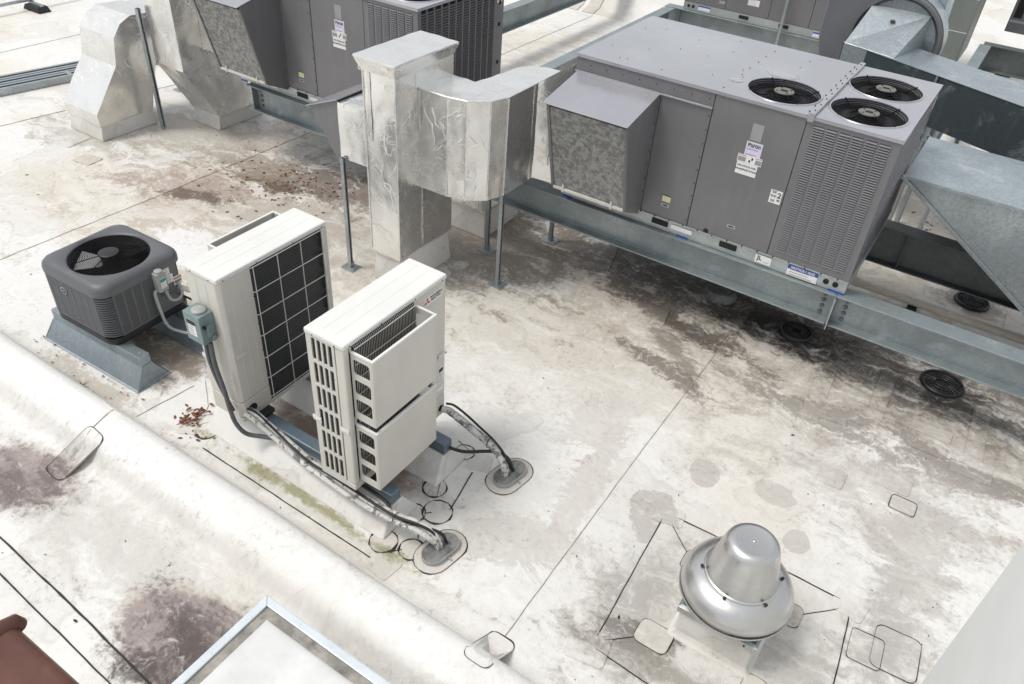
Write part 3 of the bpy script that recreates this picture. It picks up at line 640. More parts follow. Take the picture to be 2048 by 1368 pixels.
# ---------------------------------------------------------------- grey rooftop units (three of one kind)
def make_rtu():
    L, D, H = 2.943, 1.619, 1.4735
    t = thing('rooftop_unit', '', 'rooftop unit', (0, 0, 0), 0, 'large grey packaged rooftop units')
    rail = obj('base_rail', G().box(.0, L, .004, D - .004, 0, .132), M_RAIL, t, bevel=.004)
    for x, wd in ((1.11, .17), (1.82, .17)):
        for y, rot in ((.0, ROT_NY), (D, ROT_PY)): obj('fork_slot', flat(rot, (x, y + (-.001 if y == 0 else .001), .078), wd, .052, .012), M_VOID, rail)
    for x in (.09, .155, 2.76, 2.845):
        for y, s in ((.003, -1), (D - .003, 1)): obj('rigging_hole', G().cyl((x, y, .07), (x, y + s * .006, .07), .026, 14), M_VOID, rail)
    for x, wd, m_ in ((.06, .11, M_BLUEL), (1.36, .12, M_BLUEL), (2.87, .14, M_BLUEL)):
        obj('blue_edge_tape', G().box(x - wd / 2, x + wd / 2, -.004, .02, -.004, .012), m_, rail)
    obj('rail_lip', G().box(.0, L, -.012, .003, .128, .137), M_RAIL, rail)
    sticker(t, ROT_NY, (.62, -.002, .075), .12, .05, M_WHITE, 0); sticker(t, ROT_NY, (1.34, -.002, .078), .22, .045, M_WHITE, 0)
    s = sticker(t, ROT_NY, (2.172, -.004, .066), .155, .085, M_WHITE, txt=[('JL', .06, -.035, .008), ('_____', .02, .035, -.01)], bold=True)
    s = sticker(t, ROT_NY, (2.545, -.004, .062), .28, .105, M_WHITE, 4, bars=((0, .034, .28, .036, M_BLUEL),))
    o = obj('lettering', xf(text_mesh('NOTICE / AVIS', .034, True), ROT_NY, (2.545, -.0085, .096)), M_WHITE, s)
    # inner body
    obj('inner_body', G().box(.02, L - .02, .02, D - .02, .134, H - .05), M_VOID, t)
    fz0, fz1 = .137, 1.452
    seams = ((.0, .882, fz0, 1.315), (.888, 1.380, fz0, 1.315), (1.386, 2.186, fz0, fz1))
    for x0, x1, z0, z1 in seams: obj('access_panel', G().box(x0, x1, -.001, .02, z0, z1), M_RTU, t, bevel=.004)
    obj('top_band', G().box(.0, 1.380, -.001, .02, 1.320, fz1), M_RTU, t, bevel=.003)
    obj('rain_gutter', G().box(-.004, 1.384, -.020, .0, 1.306, 1.322), M_RTULIT, t, bevel=.003)
    obj('panel_flange', G().box(1.352, 1.378, -.006, -.0015, fz0, 1.30), M_RTU, t, bevel=.002)
    obj('panel_flange', G().box(.860, .884, -.006, -.0015, fz0, 1.30), M_RTU, t, bevel=.002)
    # louvred condenser corner
    lp = G(); x0, x1 = 2.192, L
    lp.box(x0, 2.245, -.001, .02, fz0, fz1); lp.box(2.885, x1, -.001, .02, fz0, fz1); lp.box(2.245, 2.885, -.001, .02, fz0, .205); lp.box(2.245, 2.885, -.001, .02, 1.405, fz1)
    cw = .64 / 6
    for i in range(7):
        xx = 2.245 + i * cw; lp.box(max(2.2452, xx - .009), min(2.8848, xx + .009), -.0012, .0195, .2052, 1.4048)
    fr = obj('louvre_frame', lp, M_RTU, t)
    for i in range(6):
        a0 = 2.245 + i * cw + .0092; a1 = a0 + cw - .0184; g = G(); n = 54
        for k in range(n):
            z = .208 + k * (1.197 / n); g.add([(a0, .012, z), (a1, .012, z), (a1, -.011, z + .002), (a0, -.011, z + .002), (a0, .012, z + .015), (a1, .012, z + .015), (a1, -.011, z + .008), (a0, -.011, z + .008)], [(0, 1, 2, 3), (3, 2, 6, 7), (7, 6, 5, 4), (0, 3, 7, 4), (1, 5, 6, 2)])
        obj('louvre_column', g, M_SLAT, fr, kind='stuff')
    # right end: louvre columns and coil guard
    rs = G(); ys = [.0 + k * .128 for k in range(13)]
    for k in range(13):
        y = .03 + k * .128; rs.box(L - .02, L + .001, y - (.03 if k in (0, 12) else .011), y + (.03 if k in (0, 12) else .011), fz0, fz1)
    rf = obj('end_frame', rs, M_RTU, t)
    for k in range(12):
        y0 = .03 + k * .128 + (.03 if k == 0 else .011); y1 = .03 + (k + 1) * .128 - (.03 if k == 11 else .011); g = G(); n = 44
        for q in range(n):
            z = fz0 + .03 + q * 1.24 / n; g.add([(L - .016, y0, z), (L - .016, y1, z), (L + .006, y1, z + .006), (L + .006, y0, z + .006), (L - .016, y0, z + .018), (L - .016, y1, z + .018), (L + .006, y1, z + .011), (L + .006, y0, z + .011)], [(0, 1, 2, 3), (3, 2, 6, 7), (7, 6, 5, 4), (0, 3, 7, 4), (1, 5, 6, 2)])
        obj('louvre_column', g, M_RTU, rf, kind='stuff')
    cp = obj('corner_post', G().box(L - .02, L + .004, D - .20, D - .003, fz0, fz1), M_RTU, t, bevel=.003)
    for z in (.2, .55, 1.0, 1.25): obj('knockout', G().cyl((L + .003, D - .09, z), (L + .008, D - .09, z), .026 if z > .3 else .014, 12), M_VOID, cp)
    sticker(t, ROT_PX, (L + .006, D - .10, 1.36), .10, .22, M_WHITE, 7)
    # left end and back
    obj('end_panel', G().box(-.001, .02, .022, D - .002, fz0, fz1), M_RTU, t, bevel=.003)
    bp = None
    for x0, x1 in ((.0, .70), (.706, 1.40), (1.406, 2.18), (2.186, L)):
        bp = obj('rear_panel', G().box(x0, x1, D - .02, D + .001, fz0, fz1), M_RTU, t, bevel=.004)
    sticker(t, ROT_PY, (2.70, D + .003, .30), .13, .15, M_WHITE, 4, bars=((0, .055, .13, .04, M_YELLOW),)); sticker(t, ROT_PY, (2.55, D, .07), .22, .09, M_WHITE, 2, bars=((0, .03, .22, .025, M_BLUEL),)); sticker(t, ROT_PY, (.32, D + .003, .30), .14, .18, M_WHITE, 4, bars=((0, .06, .14, .05, M_YELLOW),))
    sticker(t, ROT_PY, (.52, D, .06), .17, .09, M_WHITE, 2, bars=((0, .03, .17, .025, M_BLUEL),)); sticker(t, ROT_PY, (1.70, D + .003, .34), .2, .1, M_WHITE, 3); sticker(t, ROT_PY, (2.25, D + .003, .24), .11, .045, M_RAIL, 0, 'door_latch')
    # roof decks with fan openings
    fans = ((1.850, .395, .315), (2.553, 1.125, .315), (2.575, .415, .315))
    def circ(x, y, r): return [(x + r * math.cos(6.28319 * k / 48), y + r * math.sin(6.28319 * k / 48)) for k in range(48)]
    d1 = curve_plate('deck', [(-.012, -.012), (2.196, -.012), (2.196, D + .012), (-.012, D + .012)], [circ(*fans[0])], .004)
    d2 = curve_plate('deck', [(2.236, -.012), (L + .012, -.012), (L + .012, D + .012), (2.236, D + .012)], [circ(*fans[1]), circ(*fans[2])], .004)
    for me in (d1, d2): me.transform(Matrix.Translation((0, 0, H - .002)))
    k1 = obj('top_deck', d1, M_RTULIT, t); k2 = obj('top_deck', d2, M_RTULIT, t)
    for (x0, x1), k in (((-.012, 2.196), k1), ((2.236, L + .012), k2)):
        obj('deck_edge', G().box(x0, x1, -.013, -.002, H - .028, H - .0045), M_RTULIT, k); obj('deck_edge', G().box(x0, x1, D + .002, D + .013, H - .028, H - .0045), M_RTULIT, k)
    obj('deck_edge', G().box(-.014, -.002, -.012, D + .012, H - .03, H - .005), M_RTULIT, k1); obj('deck_edge', G().box(L + .002, L + .013, -.012, D + .012, H - .03, H - .005), M_RTULIT, k2)
    obj('joint_cover', G().box(2.192, 2.240, -.018, D + .018, H + .0005, H + .028), M_RTULIT, t, bevel=.004)
    obj('joint_cover_end', G().box(2.190, 2.242, -.02, -.0135, H - .045, H + .020), M_RTULIT, t)
    for (x, y, rx, ry) in ((1.70, .80, .15, .085), (1.42, .36, .07, .05)):
        obj('rain_puddle', G().loft([[(x + rx * s * math.cos(6.2832 * k / 28) * (1 + .12 * math.sin(3 * 6.2832 * k / 28)), y + ry * s * math.sin(6.2832 * k / 28), H + z) for k in range(28)] for s, z in ((1, .0015), (.93, .004), (.6, .005))], True, False, True), M_PUDDLE, k1, smooth=80)
    sg = G()
    for k in range(20): 
        x, y = random.uniform(.1, 2.1), random.uniform(.05, D - .05)
        sg.ball((x, y, H + .001), .005, 6)
    for k in range(7): sg.ball((1.40 + .02 * random.random(), .10 + k * .22, H + .002), .006, 6)
    for k in range(10): sg.ball((2.17, .08 + k * .16, H + .003), .007, 6); sg.ball((2.216, .06 + k * .165, H + .029), .007, 6)
    for k in range(8): sg.ball((.15 + k * .17, -.014 + .0, 1.39), .006, 6)
    for k in range(9): sg.ball((1.365, -.008, .2 + k * .13), .006, 6); sg.ball((.875, -.008, .2 + k * .14), .006, 6); sg.ball((2.19, -.002, .2 + k * .15), .005, 6)
    for k in range(14): sg.ball((.9 + k * .15, -.016, .137), .008, 6)
    obj('screws', sg, M_DARK, t, kind='stuff')
    for i, (x, y, r) in enumerate(fans):
        f = obj('fan_well', G().lathe([(r, H - .001), (r - .002, H - .20), (.03, H - .34)], 40, (x, y, 0)), M_VOID, t, smooth=40)
        obj('fan_collar', G().lathe([(r + .016, H + .0008), (r + .010, H + .008), (r - .003, H + .006), (r - .003, H - .06)], 48, (x, y, 0)), M_RTULIT, f, smooth=50)
        g = G()
        for k in range(12):
            q = .10 + k * (r - .105) / 11; g.ring((x, y, H - .002 - .05 * math.sin(math.pi * min(1, (q - .06) / (r - .06)))), q, .0042, 40, 4)
        for k in range(4):
            u = R(38 + 90 * k + 7 * i); pts = []
            for j in range(7):
                q = .06 + (r + .004 - .06) * j / 6; pts.append((x + q * math.cos(u), y + q * math.sin(u), H + .009 - .045 * math.sin(math.pi * min(1, (q - .06) / (r - .06)))))
            g.tube(pts, .0055, 5)
        obj('fan_guard', g, M_GUARD, f)
        obj('motor', G().lathe([(.078, H - .20), (.080, H - .02), (.03, H - .012)], 24, (x, y, 0), True, True), M_MOTOR, f, smooth=40)
        mp = obj('motor_plate', G().lathe([(.085, H - .008), (.088, H + .002), (.085, H + .006), (.03, H + .006)], 28, (x, y, 0), True, True), M_PLATE, f, smooth=40)
        obj('plate_hole', G().box(x - .03, x + .03, y - .022, y + .022, H + .0062, H + .0075), M_VOID, f)
        bl = G()
        for k in range(3):
            u = R(20 + 120 * k + 40 * i); c, s_ = math.cos(u), math.sin(u); P = []
            for (q, v_, zz) in ((.06, -.05, -.17), (r * .92, -.16, -.15), (r * .92, .13, -.22), (.06, .05, -.21)):
                P.append((x + q * c - v_ * s_, y + q * s_ + v_ * c, H + zz)); 
            bl.add(P + [(p[0], p[1], p[2] - .004) for p in P], [(0, 1, 2, 3), (7, 6, 5, 4), (0, 4, 5, 1), (1, 5, 6, 2), (2, 6, 7, 3), (3, 7, 4, 0)])
        obj('fan_blade', bl, M_GUARD, f)
    # intake hood with mesh filter
    hx0, hx1 = .030, .868
    prof = [(-.002, 1.300), (-.585, 1.185), (-.560, 1.150), (-.315, .235), (-.002, .085)]
    hd = obj('intake_hood', G().prism(prof[:], 'x', hx1 - .006, hx1), M_RTU, t); obj('hood_side', G().prism(prof[:], 'x', hx0, hx0 + .006), M_RTU, hd)
    obj('hood_top', G().hexa([(hx0 - .012, -.62, 1.178), (hx1 + .012, -.62, 1.178), (hx1 + .012, -.003, 1.306), (hx0 - .012, -.003, 1.306), (hx0 - .012, -.62, 1.186), (hx1 + .012, -.62, 1.186), (hx1 + .012, -.003, 1.3145), (hx0 - .012, -.003, 1.3145)]), M_RTULIT, hd, bevel=.002)
    def fp(s_, o_): y = -.560 + s_ * (.245); z = 1.150 - s_ * .915; nx = Vector((0, -.915, -.245)).normalized(); return (y + nx.y * o_, z + nx.z * o_)
    (ya, za), (yb, zb), (yc, zc), (yd, zd) = fp(.02, -.01), fp(.98, -.01), fp(.98, -.03), fp(.02, -.03)
    obj('mesh_filter', G().prism([(ya, za), (yb, zb), (yc, zc), (yd, zd)], 'x', hx0 + .03, hx1 - .03), M_FILT, hd)
    for x in (hx0 + .007, hx1 - .030):
        a_, b_, c_, d_ = fp(0, .004), fp(1, .004), fp(1, -.03), fp(0, -.03); obj('filter_rail', G().prism([a_, b_, c_, d_], 'x', x, x + .022), M_RTU, hd)
    a_, b_, c_, d_ = fp(.975, .012), fp(1.0, .012), fp(1.0, -.03), fp(.975, -.03); br = obj('filter_sill', G().prism([a_, b_, c_, d_], 'x', hx0 + .03, hx1 - .031), M_WIRE, hd)
    for x in (.16, .70): obj('clip', G().box(x, x + .014, -.335, -.30, .22, .30), M_WIRE, hd)
    obj('hood_floor', G().hexa([(hx0 + .007, -.300, .225), (hx1 - .007, -.300, .225), (hx1 - .007, -.003, .09), (hx0 + .007, -.003, .09), (hx0 + .007, -.300, .232), (hx1 - .007, -.300, .232), (hx1 - .007, -.003, .097), (hx0 + .007, -.003, .097)]), M_RTU, hd)
    # labels on the front
    sticker(t, ROT_NY, (1.815, -.0025, 1.21), .10, .15, M_RTULIT if False else M_INKG, 0, 'faded_label_mark')
    sticker(t, ROT_NY, (1.822, -.0025, 1.055), .145, .135, M_LILAC, 3, txt=[('Puron', .048, 0, .035)], bold=True)
    sticker(t, ROT_NY, (1.812, -.0042, .958), .222, .072, M_WHITE, 0, bars=((-.07, .028, .075, .006, M_ORANGE), (.078, .028, .062, .006, M_ORANGE), (-.07, -.006, .07, .04, M_INKG), (.08, -.006, .055, .04, M_INKG), (.0, -.012, .016, .02, M_INK), (.022, .012, .014, .024, M_INK)))
    sticker(t, ROT_NY, (1.802, -.0025, .868), .19, .115, M_WHITE, 0, txt=[('NO STACK FOR', .0235, 0, .022), ('TRANSPORTATION', .0225, 0, -.012)], bold=True)
    sticker(t, ROT_NY, (2.118, -.0025, .70), .105, .125, M_WHITE, 0, txt=[('2', .068, .03, .018), ('=', .05, .03, -.03), ('STAGE\nUNITS', .014, -.02, .045), ('GESTAPELT\nZU 2 STK', .011, -.02, .005), ('STACK\n2 MAX', .012, -.02, -.038)], bold=True)
    sticker(t, ROT_NY, (1.13, -.0025, .345), .085, .07, M_YELL, 0, bars=((0, .03, .085, .01, M_INK),))
    for x, z in ((1.13, .272), (1.802, .285)): q = sticker(t, ROT_NY, (x, -.003, z), .082, .034, M_RAIL, 0, 'door_latch', bars=((0, 0, .05, .012, M_INK),))
    obj('drain_hole', G().cyl((1.578, .0, .155), (1.578, -.004, .155), .026, 16), M_VOID, t)
    return t
rtu = make_rtu()
rtu.location = (-3.494, 6.65, .930)
tag(rtu, 'big grey rooftop unit with three black fans on top, nearest the camera', 'rooftop unit', 'large grey packaged rooftop units')
r2 = copy_tree(rtu); r2.location = (-8.36, 6.665, .930); tag(r2, 'grey rooftop unit at upper left, partly hidden by the foil column', 'rooftop unit', 'large grey packaged rooftop units')
r3 = copy_tree(rtu); r3.location = (-5.45 + 2.943, 14.19 + 1.619, .930); r3.rotation_euler = (0, 0, math.pi); tag(r3, 'farthest grey rooftop unit, only its base visible at the top edge', 'rooftop unit', 'large grey packaged rooftop units')
# ---------------------------------------------------------------- foil wrapped ducts
def foil_part(name, g, parent, seed, size=.075, amp=.007, freq=5., mat=None):
    return obj(name, crumple(g, size, amp * 1.1, freq, name, seed), mat or M_FOIL, parent, smooth=19)
def strut(par, a, b, z1, plate=True, w_=.041):
    px, py = par.location.x, par.location.y; h = w_ / 2; k = .004
    prof = [(-h, -h), (h, -h), (h, h), (h * .45, h), (h * .45, h - k), (h - k, h - k), (h - k, -h + k), (-h + k, -h + k), (-h + k, h - k), (-h * .45, h - k), (-h * .45, h), (-h, h)]
    t = obj('support_leg', G().prism([(p[1] + a - px, -p[0] + b - py) for p in prof], 'z', .014, z1), M_GALV, par)
    if plate:
        obj('base_plate', G().box(a - px - .085, a - px + .085, b - py - .07, b - py + .07, .004, .0135), M_GALV, t, bevel=.002)
        obj('angle_foot', G().prism([(h + .001, .015), (h + .05, .015), (h + .05, .02), (h + .006, .02), (h + .006, .08), (h + .001, .08)], 'y', -.03, .03), M_GALV, t, loc=(a - px, b - py, 0))
    return t
fd = thing('foil_duct', 'tall foil wrapped duct column with a curved branch to the right', 'duct', (-4.735, 5.7, 0))
ox, oy = -4.735, 5.70
def W(poly): return [(p[0] - ox, p[1] - oy) for p in poly]
obj('roof_curb', G().frus(-.20, .20, -.42, .42, .002, -.165, .165, -.40, .40, .36), M_CURB, fd, bevel=.01)
g = G().loft([[(x * s, y * s2, z) for x, y in ((-.185, -.435), (.185, -.435), (.185, .435), (-.185, .435))] for z, s, s2 in ((.345, .93, .97), (.37, 1.0, 1.0), (.9, 1.0, 1.0), (1.5, 1.0, 1.0), (2.27, 1.0, 1.0))])
foil_part('shaft', g, fd, 1.)
g = G().loft([[(x * s + dx, y * s2, z) for x, y in ((-.185, -.435), (.185, -.435), (.185, .435), (-.185, .435))] for z, s, s2, dx in ((2.255, 1.01, 1.005, 0), (2.335, 1.22, 1.07, -.01), (2.375, 1.30, 1.10, -.012), (2.39, 1.28, 1.09, -.012))])
foil_part('cap', g, fd, 2., .06, .008)
foil_part('side_branch', G().box(-5.300 - ox, -4.915 - ox, 5.30 - oy, 6.02 - oy, 1.275, 1.84), fd, 3.)
pl = W([(-4.56, 5.60), (-4.22, 5.60), (-4.03, 5.64), (-3.865, 5.79), (-3.80, 5.98), (-3.80, 6.49), (-3.80, 6.93), (-3.95, 6.92), (-4.12, 6.83), (-4.195, 6.68), (-4.262, 6.09), (-4.56, 6.09)])
foil_part('curved_branch', G().prism(pl, 'z', 1.08, 2.085), fd, 4., .07, .009)
g = G().hexa([(-3.815 - ox, 6.49 - oy, 1.085), (-3.51 - ox, 6.69 - oy, 1.00), (-3.51 - ox, 7.55 - oy, 1.0), (-3.815 - ox, 6.92 - oy, 1.085), (-3.815 - ox, 6.49 - oy, 2.075), (-3.51 - ox, 6.69 - oy, 2.30), (-3.51 - ox, 7.55 - oy, 2.30), (-3.815 - ox, 6.92 - oy, 2.075)])
foil_part('transition', g, fd, 5., .07, .009)
for (z, a0) in ((1.0, 0),):
    pass
# tape seams
def tape(x0, x1, y0, y1, z0, z1): obj('foil_tape', G().box(x0, x1, y0, y1, z0, z1), M_TAPE, fd)
tape(.183, .1905, -.438, -.375, .40, 2.25); tape(-.13, -.10, -.4415, -.434, 1.6, 2.25); tape(.183, .1905, -.15, -.142, 1.72, 2.23); tape(.183, .190, -.06, .0, .42, 1.06)
for (a_, b_, w_) in ((-4.22, 5.60, .035), (-4.03, 5.64, .03), (-3.865, 5.79, .03), (-3.80, 5.98, .03), (-3.80, 6.44, .035)):
    obj('foil_tape', G().tube([(a_ - ox, b_ - oy, 1.09), (a_ - ox, b_ - oy, 2.08)], .0075, 6), M_TAPE, fd)
obj('foil_tape', G().tube([(p[0] - ox, p[1] - oy, 2.082) for p in ((-4.54, 5.604), (-4.22, 5.604), (-4.03, 5.644), (-3.868, 5.792), (-3.803, 5.98), (-3.803, 6.48))], .012, 6), M_TAPE, fd)
obj('foil_tape', G().tube([(-.187, -.437, .4), (-.187, -.437, 2.26)], .008, 6), M_TAPE, fd)
obj('foil_tape', G().tube([(.187, -.437, .4), (.187, -.437, 2.26)], .008, 6), M_TAPE, fd)
# intake hood at the end of the side branch
hd = obj('intake_hood', G().prism([(-5.70 - ox, 1.70), (-5.305 - ox, 1.86), (-5.305 - ox, 1.25), (-5.36 - ox, 1.22), (-5.66 - ox, 1.66)], 'y', 5.31 - oy, 5.317 - oy), M_RTU, fd)
obj('hood_side', G().prism([(-5.70 - ox, 1.70), (-5.305 - ox, 1.86), (-5.305 - ox, 1.25), (-5.36 - ox, 1.22), (-5.66 - ox, 1.66)], 'y', 6.05 - oy, 6.057 - oy), M_RTU, hd)
obj('hood_top', G().hexa([(-5.73 - ox, 5.29 - oy, 1.69), (-5.302 - ox, 5.29 - oy, 1.86), (-5.302 - ox, 6.08 - oy, 1.86), (-5.73 - ox, 6.08 - oy, 1.69), (-5.73 - ox, 5.29 - oy, 1.70), (-5.302 - ox, 5.29 - oy, 1.87), (-5.302 - ox, 6.08 - oy, 1.87), (-5.73 - ox, 6.08 - oy, 1.70)]), M_RTULIT, hd, bevel=.002)
obj('mesh_filter', G().hexa([(-5.64 - ox, 5.32 - oy, 1.66), (-5.35 - ox, 5.32 - oy, 1.23), (-5.35 - ox, 6.04 - oy, 1.23), (-5.64 - ox, 6.04 - oy, 1.66), (-5.62 - ox, 5.32 - oy, 1.68), (-5.33 - ox, 5.32 - oy, 1.25), (-5.33 - ox, 6.04 - oy, 1.25), (-5.62 - ox, 6.04 - oy, 1.68)]), M_FILT, hd)
strut(fd, -5.262, 5.275, 1.29)
strut(fd, -3.824, 6.005, 1.09)
strut(fd, -4.31, 6.50, 1.085)
strut(fd, -3.85, 7.15, 1.0)
# second duct drop under the branch
dd = thing('duct_drop', 'low foil duct drop on a white curb behind the foil column', 'duct', (-4.78, 7.02, 0))
obj('roof_curb', G().frus(-.30, .30, -.33, .33, .002, -.27, .27, -.30, .30, .33), M_CURB, dd, bevel=.01)
foil_part('duct', G().loft([[(x * s, y * s, z) for x, y in ((-.3, -.33), (.3, -.33), (.3, .33), (-.3, .33))] for z, s in ((.31, .93), (.36, 1.), (.58, 1.0), (1.0, .8), (1.5, .6))]), dd, 6.)

# two foil drops at the far left
d1 = thing('foil_duct', 'angular foil duct drop standing alone at the far left', 'duct', (-10.28, 5.95, 0), 0, 'foil duct drops at upper left')
def L1(p, dx, dy): return [(q[0] - dx, q[1]) for q in p]
x0, x1 = -.37, .35
P = [(5.52, .19), (6.34, .19), (6.40, .40), (6.55, .80), (6.68, 1.15), (6.70, 1.455), (6.31, 1.475), (6.14, 1.405), (6.01, 1.25), (5.945, .90), (5.51, .36)]
foil_part('body', G().prism([(y - 5.95, z) for y, z in P], 'x', x0, x1), d1, 7., .09, .010)
obj('roof_curb', G().frus(x0 + .02, x1 + .02, -.46, .40, .002, x0 + .04, x1 - .0, -.42, .38, .195), M_CURB, d1, bevel=.01)
foil_part('upper_run', G().box(x0 + .05, x1 - .03, .70, 1.6, .95, 1.44), d1, 8., .09, .01)
d2 = thing('foil_duct', 'foil duct drop slanting out of frame beside the left rooftop unit', 'duct', (-9.35, 7.0, 0), 0, 'foil duct drops at upper left')
x0, x1 = -.28, .27
P = [(6.78, .19), (7.53, .19), (7.50, .30), (7.06, .98), (7.06, 2.25), (6.34, 2.25), (6.34, .93)]
foil_part('body', G().prism([(y - 7.0, z) for y, z in P], 'x', x0, x1), d2, 9., .09, .010)
obj('roof_curb', G().frus(x0 - .02, x1 + .01, -.26, .54, .002, x0 + .01, x1 - .02, -.21, .50, .20), M_CURB, d2, bevel=.01)
foil_part('unit_connection', G().box(x1 + .002, x1 + .70, -.30, .60, 1.15, 2.15), d2, 10., .09, .012)
strut(d2, -9.685, 6.28, 1.62, False, .05)
strut(d1, -10.69, 7.35, 1.0)

# ---------------------------------------------------------------- sheet metal ductwork at upper right
hp = thing('sheet_metal_hood', 'large galvanised angled duct hood at the right edge beside the big unit', 'duct', (-.51, 7.6, 0))
pf = [(0, 1.75), (3.2, 1.75), (3.2, .42), (2.05, .42)]
obj('front_panel', G().prism(pf, 'y', 0, .004), M_GALV, hp); obj('rear_panel', G().prism(pf, 'y', 1.13, 1.134), M_GALV, hp)
obj('top_panel', G().hexa([(0, -.006, 1.752), (3.2, -.006, 1.752), (3.2, 1.14, 1.752), (0, 1.14, 1.752), (0, -.006, 1.757), (1.6, -.006, 1.757 + 0), (3.2, 1.14, 1.757), (0, 1.14, 1.757)]) if False else G().add([(0, -.006, 1.755), (3.2, -.006, 1.755), (3.2, 1.14, 1.755), (0, 1.14, 1.755), (1.0, .55, 1.775)], [(0, 1, 4), (1, 2, 4), (2, 3, 4), (3, 0, 4)]), M_GALVL, hp)
sl_ = Vector((2.05, 0, -1.33)).normalized(); no = Vector((sl_.z, 0, -sl_.x))
def bar(p0, p1, w_, hgt, y0, y1):
    q = [(p0[0] + no.x * hgt, p0[1] + no.z * hgt), (p1[0] + no.x * hgt, p1[1] + no.z * hgt), (p1[0] - no.x * w_, p1[1] - no.z * w_), (p0[0] - no.x * w_, p0[1] - no.z * w_)]
    return G().prism(q, 'y', y0, y1)
obj('flange', bar((-.02, 1.762), (2.05, .42), .012, .022, -.035, -.004), M_GALV, hp, bevel=.003); obj('flange', bar((-.02, 1.762), (2.05, .42), .012, .022, 1.137, 1.165), M_GALV, hp, bevel=.003)
obj('screen', bar((.01, 1.74), (2.04, .424), -.02, .026, .006, 1.128), M_VOID, hp)
obj('top_flange', G().box(0, 3.2, -.02, -.008, 1.735, 1.765), M_GALV, hp, bevel=.002)
g = G()
for k in range(9): g.ball((.12 + k * .3, -.021, 1.75), .006)
for k in range(8): g.ball((.2 + k * .24, -.036, 1.75 - (.2 + k * .24) * .649), .006)
obj('screws', g, M_GALV, hp, kind='stuff')
bd = thing('sheet_metal_duct', 'long galvanised rectangular duct behind the big unit, white streaks on its top', 'duct', (-1.9, 10.41, 1.45), -22)
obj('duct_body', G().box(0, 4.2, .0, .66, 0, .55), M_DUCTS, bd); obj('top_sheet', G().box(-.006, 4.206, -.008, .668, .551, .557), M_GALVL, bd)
for x in (1.25, 2.5): obj('joint_flange', G().box(x, x + .025, -.02, -.0085, -.01, .56), M_GALV, bd)
for x in (1.6, 3.2): obj('leg', G().cyl((x, .33, -1.45), (x, .33, -.001), .03, 10), M_GALV, bd)
obj('hanger', G().box(1.26, 1.31, .1, .15, -1.44, -.001), M_GALVD, bd); obj('hanger', G().box(1.20, 1.25, .45, .50, -1.44, -.001), M_GALVD, bd)

bl = thing('blower_housing', 'big grey scroll shaped blower housing at the top right', 'blower', (-1.445, 11.0, 0))
cz = 1.99
def arc(r, a0, a1, n): return [(r * math.cos(R(a0 + (a1 - a0) * k / n)), cz + r * math.sin(R(a0 + (a1 - a0) * k / n))) for k in range(n + 1)]
sc = arc(.545, -62, 92, 22) + [(-.20, cz + 1.0), (-.88, cz + 1.0), (-.90, cz + .2)] + arc(.90, 178, 262, 12)
obj('scroll', G().prism(sc, 'y', 0, .34), M_BLOW, bl, bevel=.02, smooth=40)
obj('inlet_ring', G().loft([[(x, y, z) for x, z in arc(r, 0, 357, 47)] for r, y in ((.525, -.002), (.525, -.05), (.50, -.05), (.47, -.004))], True, False, False), M_BLOW, bl, smooth=40)
obj('inlet_disc', G().loft([[(x, y, z) for x, z in arc(r, 0, 355, 40)] for r, y in ((.465, -.006), (.01, -.012))], True, False, True), M_GALV, bl)
sd = G().loft([[(x * 1.012, y, cz + (z - cz) * 1.012) for x, z in arc(.545, -60, 92, 24)] for y in (.012, .33)], False, False, False); obj('scroll_wrap', sd, M_GALVL, bl, smooth=40)
obj('outlet_box', G().hexa([(-.2, .345, cz + .22), (.42, .345, cz + .10), (.46, .62, cz + .10), (-.2, .62, cz + .22), (-.2, .345, cz + .75), (.40, .345, cz + .50), (.44, .62, cz + .50), (-.2, .62, cz + .75)]), M_GALVL, bl)
ib = obj('inlet_box', G().hexa([(-.44, -.62, cz - .42), (.18, -.82, cz - .42), (.36, -.015, cz - .42), (-.36, -.015, cz - .42), (-.44, -.62, cz + .015), (.18, -.82, cz + .02), (.33, -.015, cz + .36), (-.36, -.015, cz + .36)]), M_GALVL, bl, bevel=.006)
obj('rust_spot', G().lathe([(.035, 0), (.004, .003)], 10, (-.05, -.22, cz + .269)), M_RUST, ib)
g = G()
for a_ in range(0, 360, 45): g.ball((.45 * math.cos(R(a_ + 20)), -.01, cz + .45 * math.sin(R(a_ + 20))), .014)
obj('bolts', g, M_GALV, bl, kind='stuff'); obj('pedestal', G().box(-.45, .45, .05, .29, .002, cz - .55), M_BLOW, bl)

pw = thing('insulated_plenum', 'tall grey wrapped plenum standing behind the blower', 'plenum', (-1.6, 16.25, 0))
obj('wrap', G().box(-1.7, .60, 0, 1.3, .45, 3.4), M_INSUL, pw, bevel=.03); obj('roof_curb', G().box(-1.6, .50, .1, 1.2, .002, .448), M_CURB, pw)
for z in (1.0, 1.55, 2.2): obj('tape_line', G().box(-1.68, .58, -.004, -.001, z, z + .012), M_WHITE, pw)
sw = thing('small_hvac_unit', 'small grey unit with a pale lid at the top right corner', 'rooftop unit', (-.52, 17.3, .93))
obj('cabinet', G().box(0, .65, 0, .9, 0, .95), M_RTU, sw, bevel=.01); obj('lid', G().box(-.03, .70, -.2, .93, .952, 1.0), M_RTULIT, sw, bevel=.008)
obj('coil_opening', G().box(.05, .18, -.004, -.001, .25, .85), M_VOID, sw); obj('trim', G().box(.02, .62, -.008, -.001, .17, .21), M_RAIL, sw)
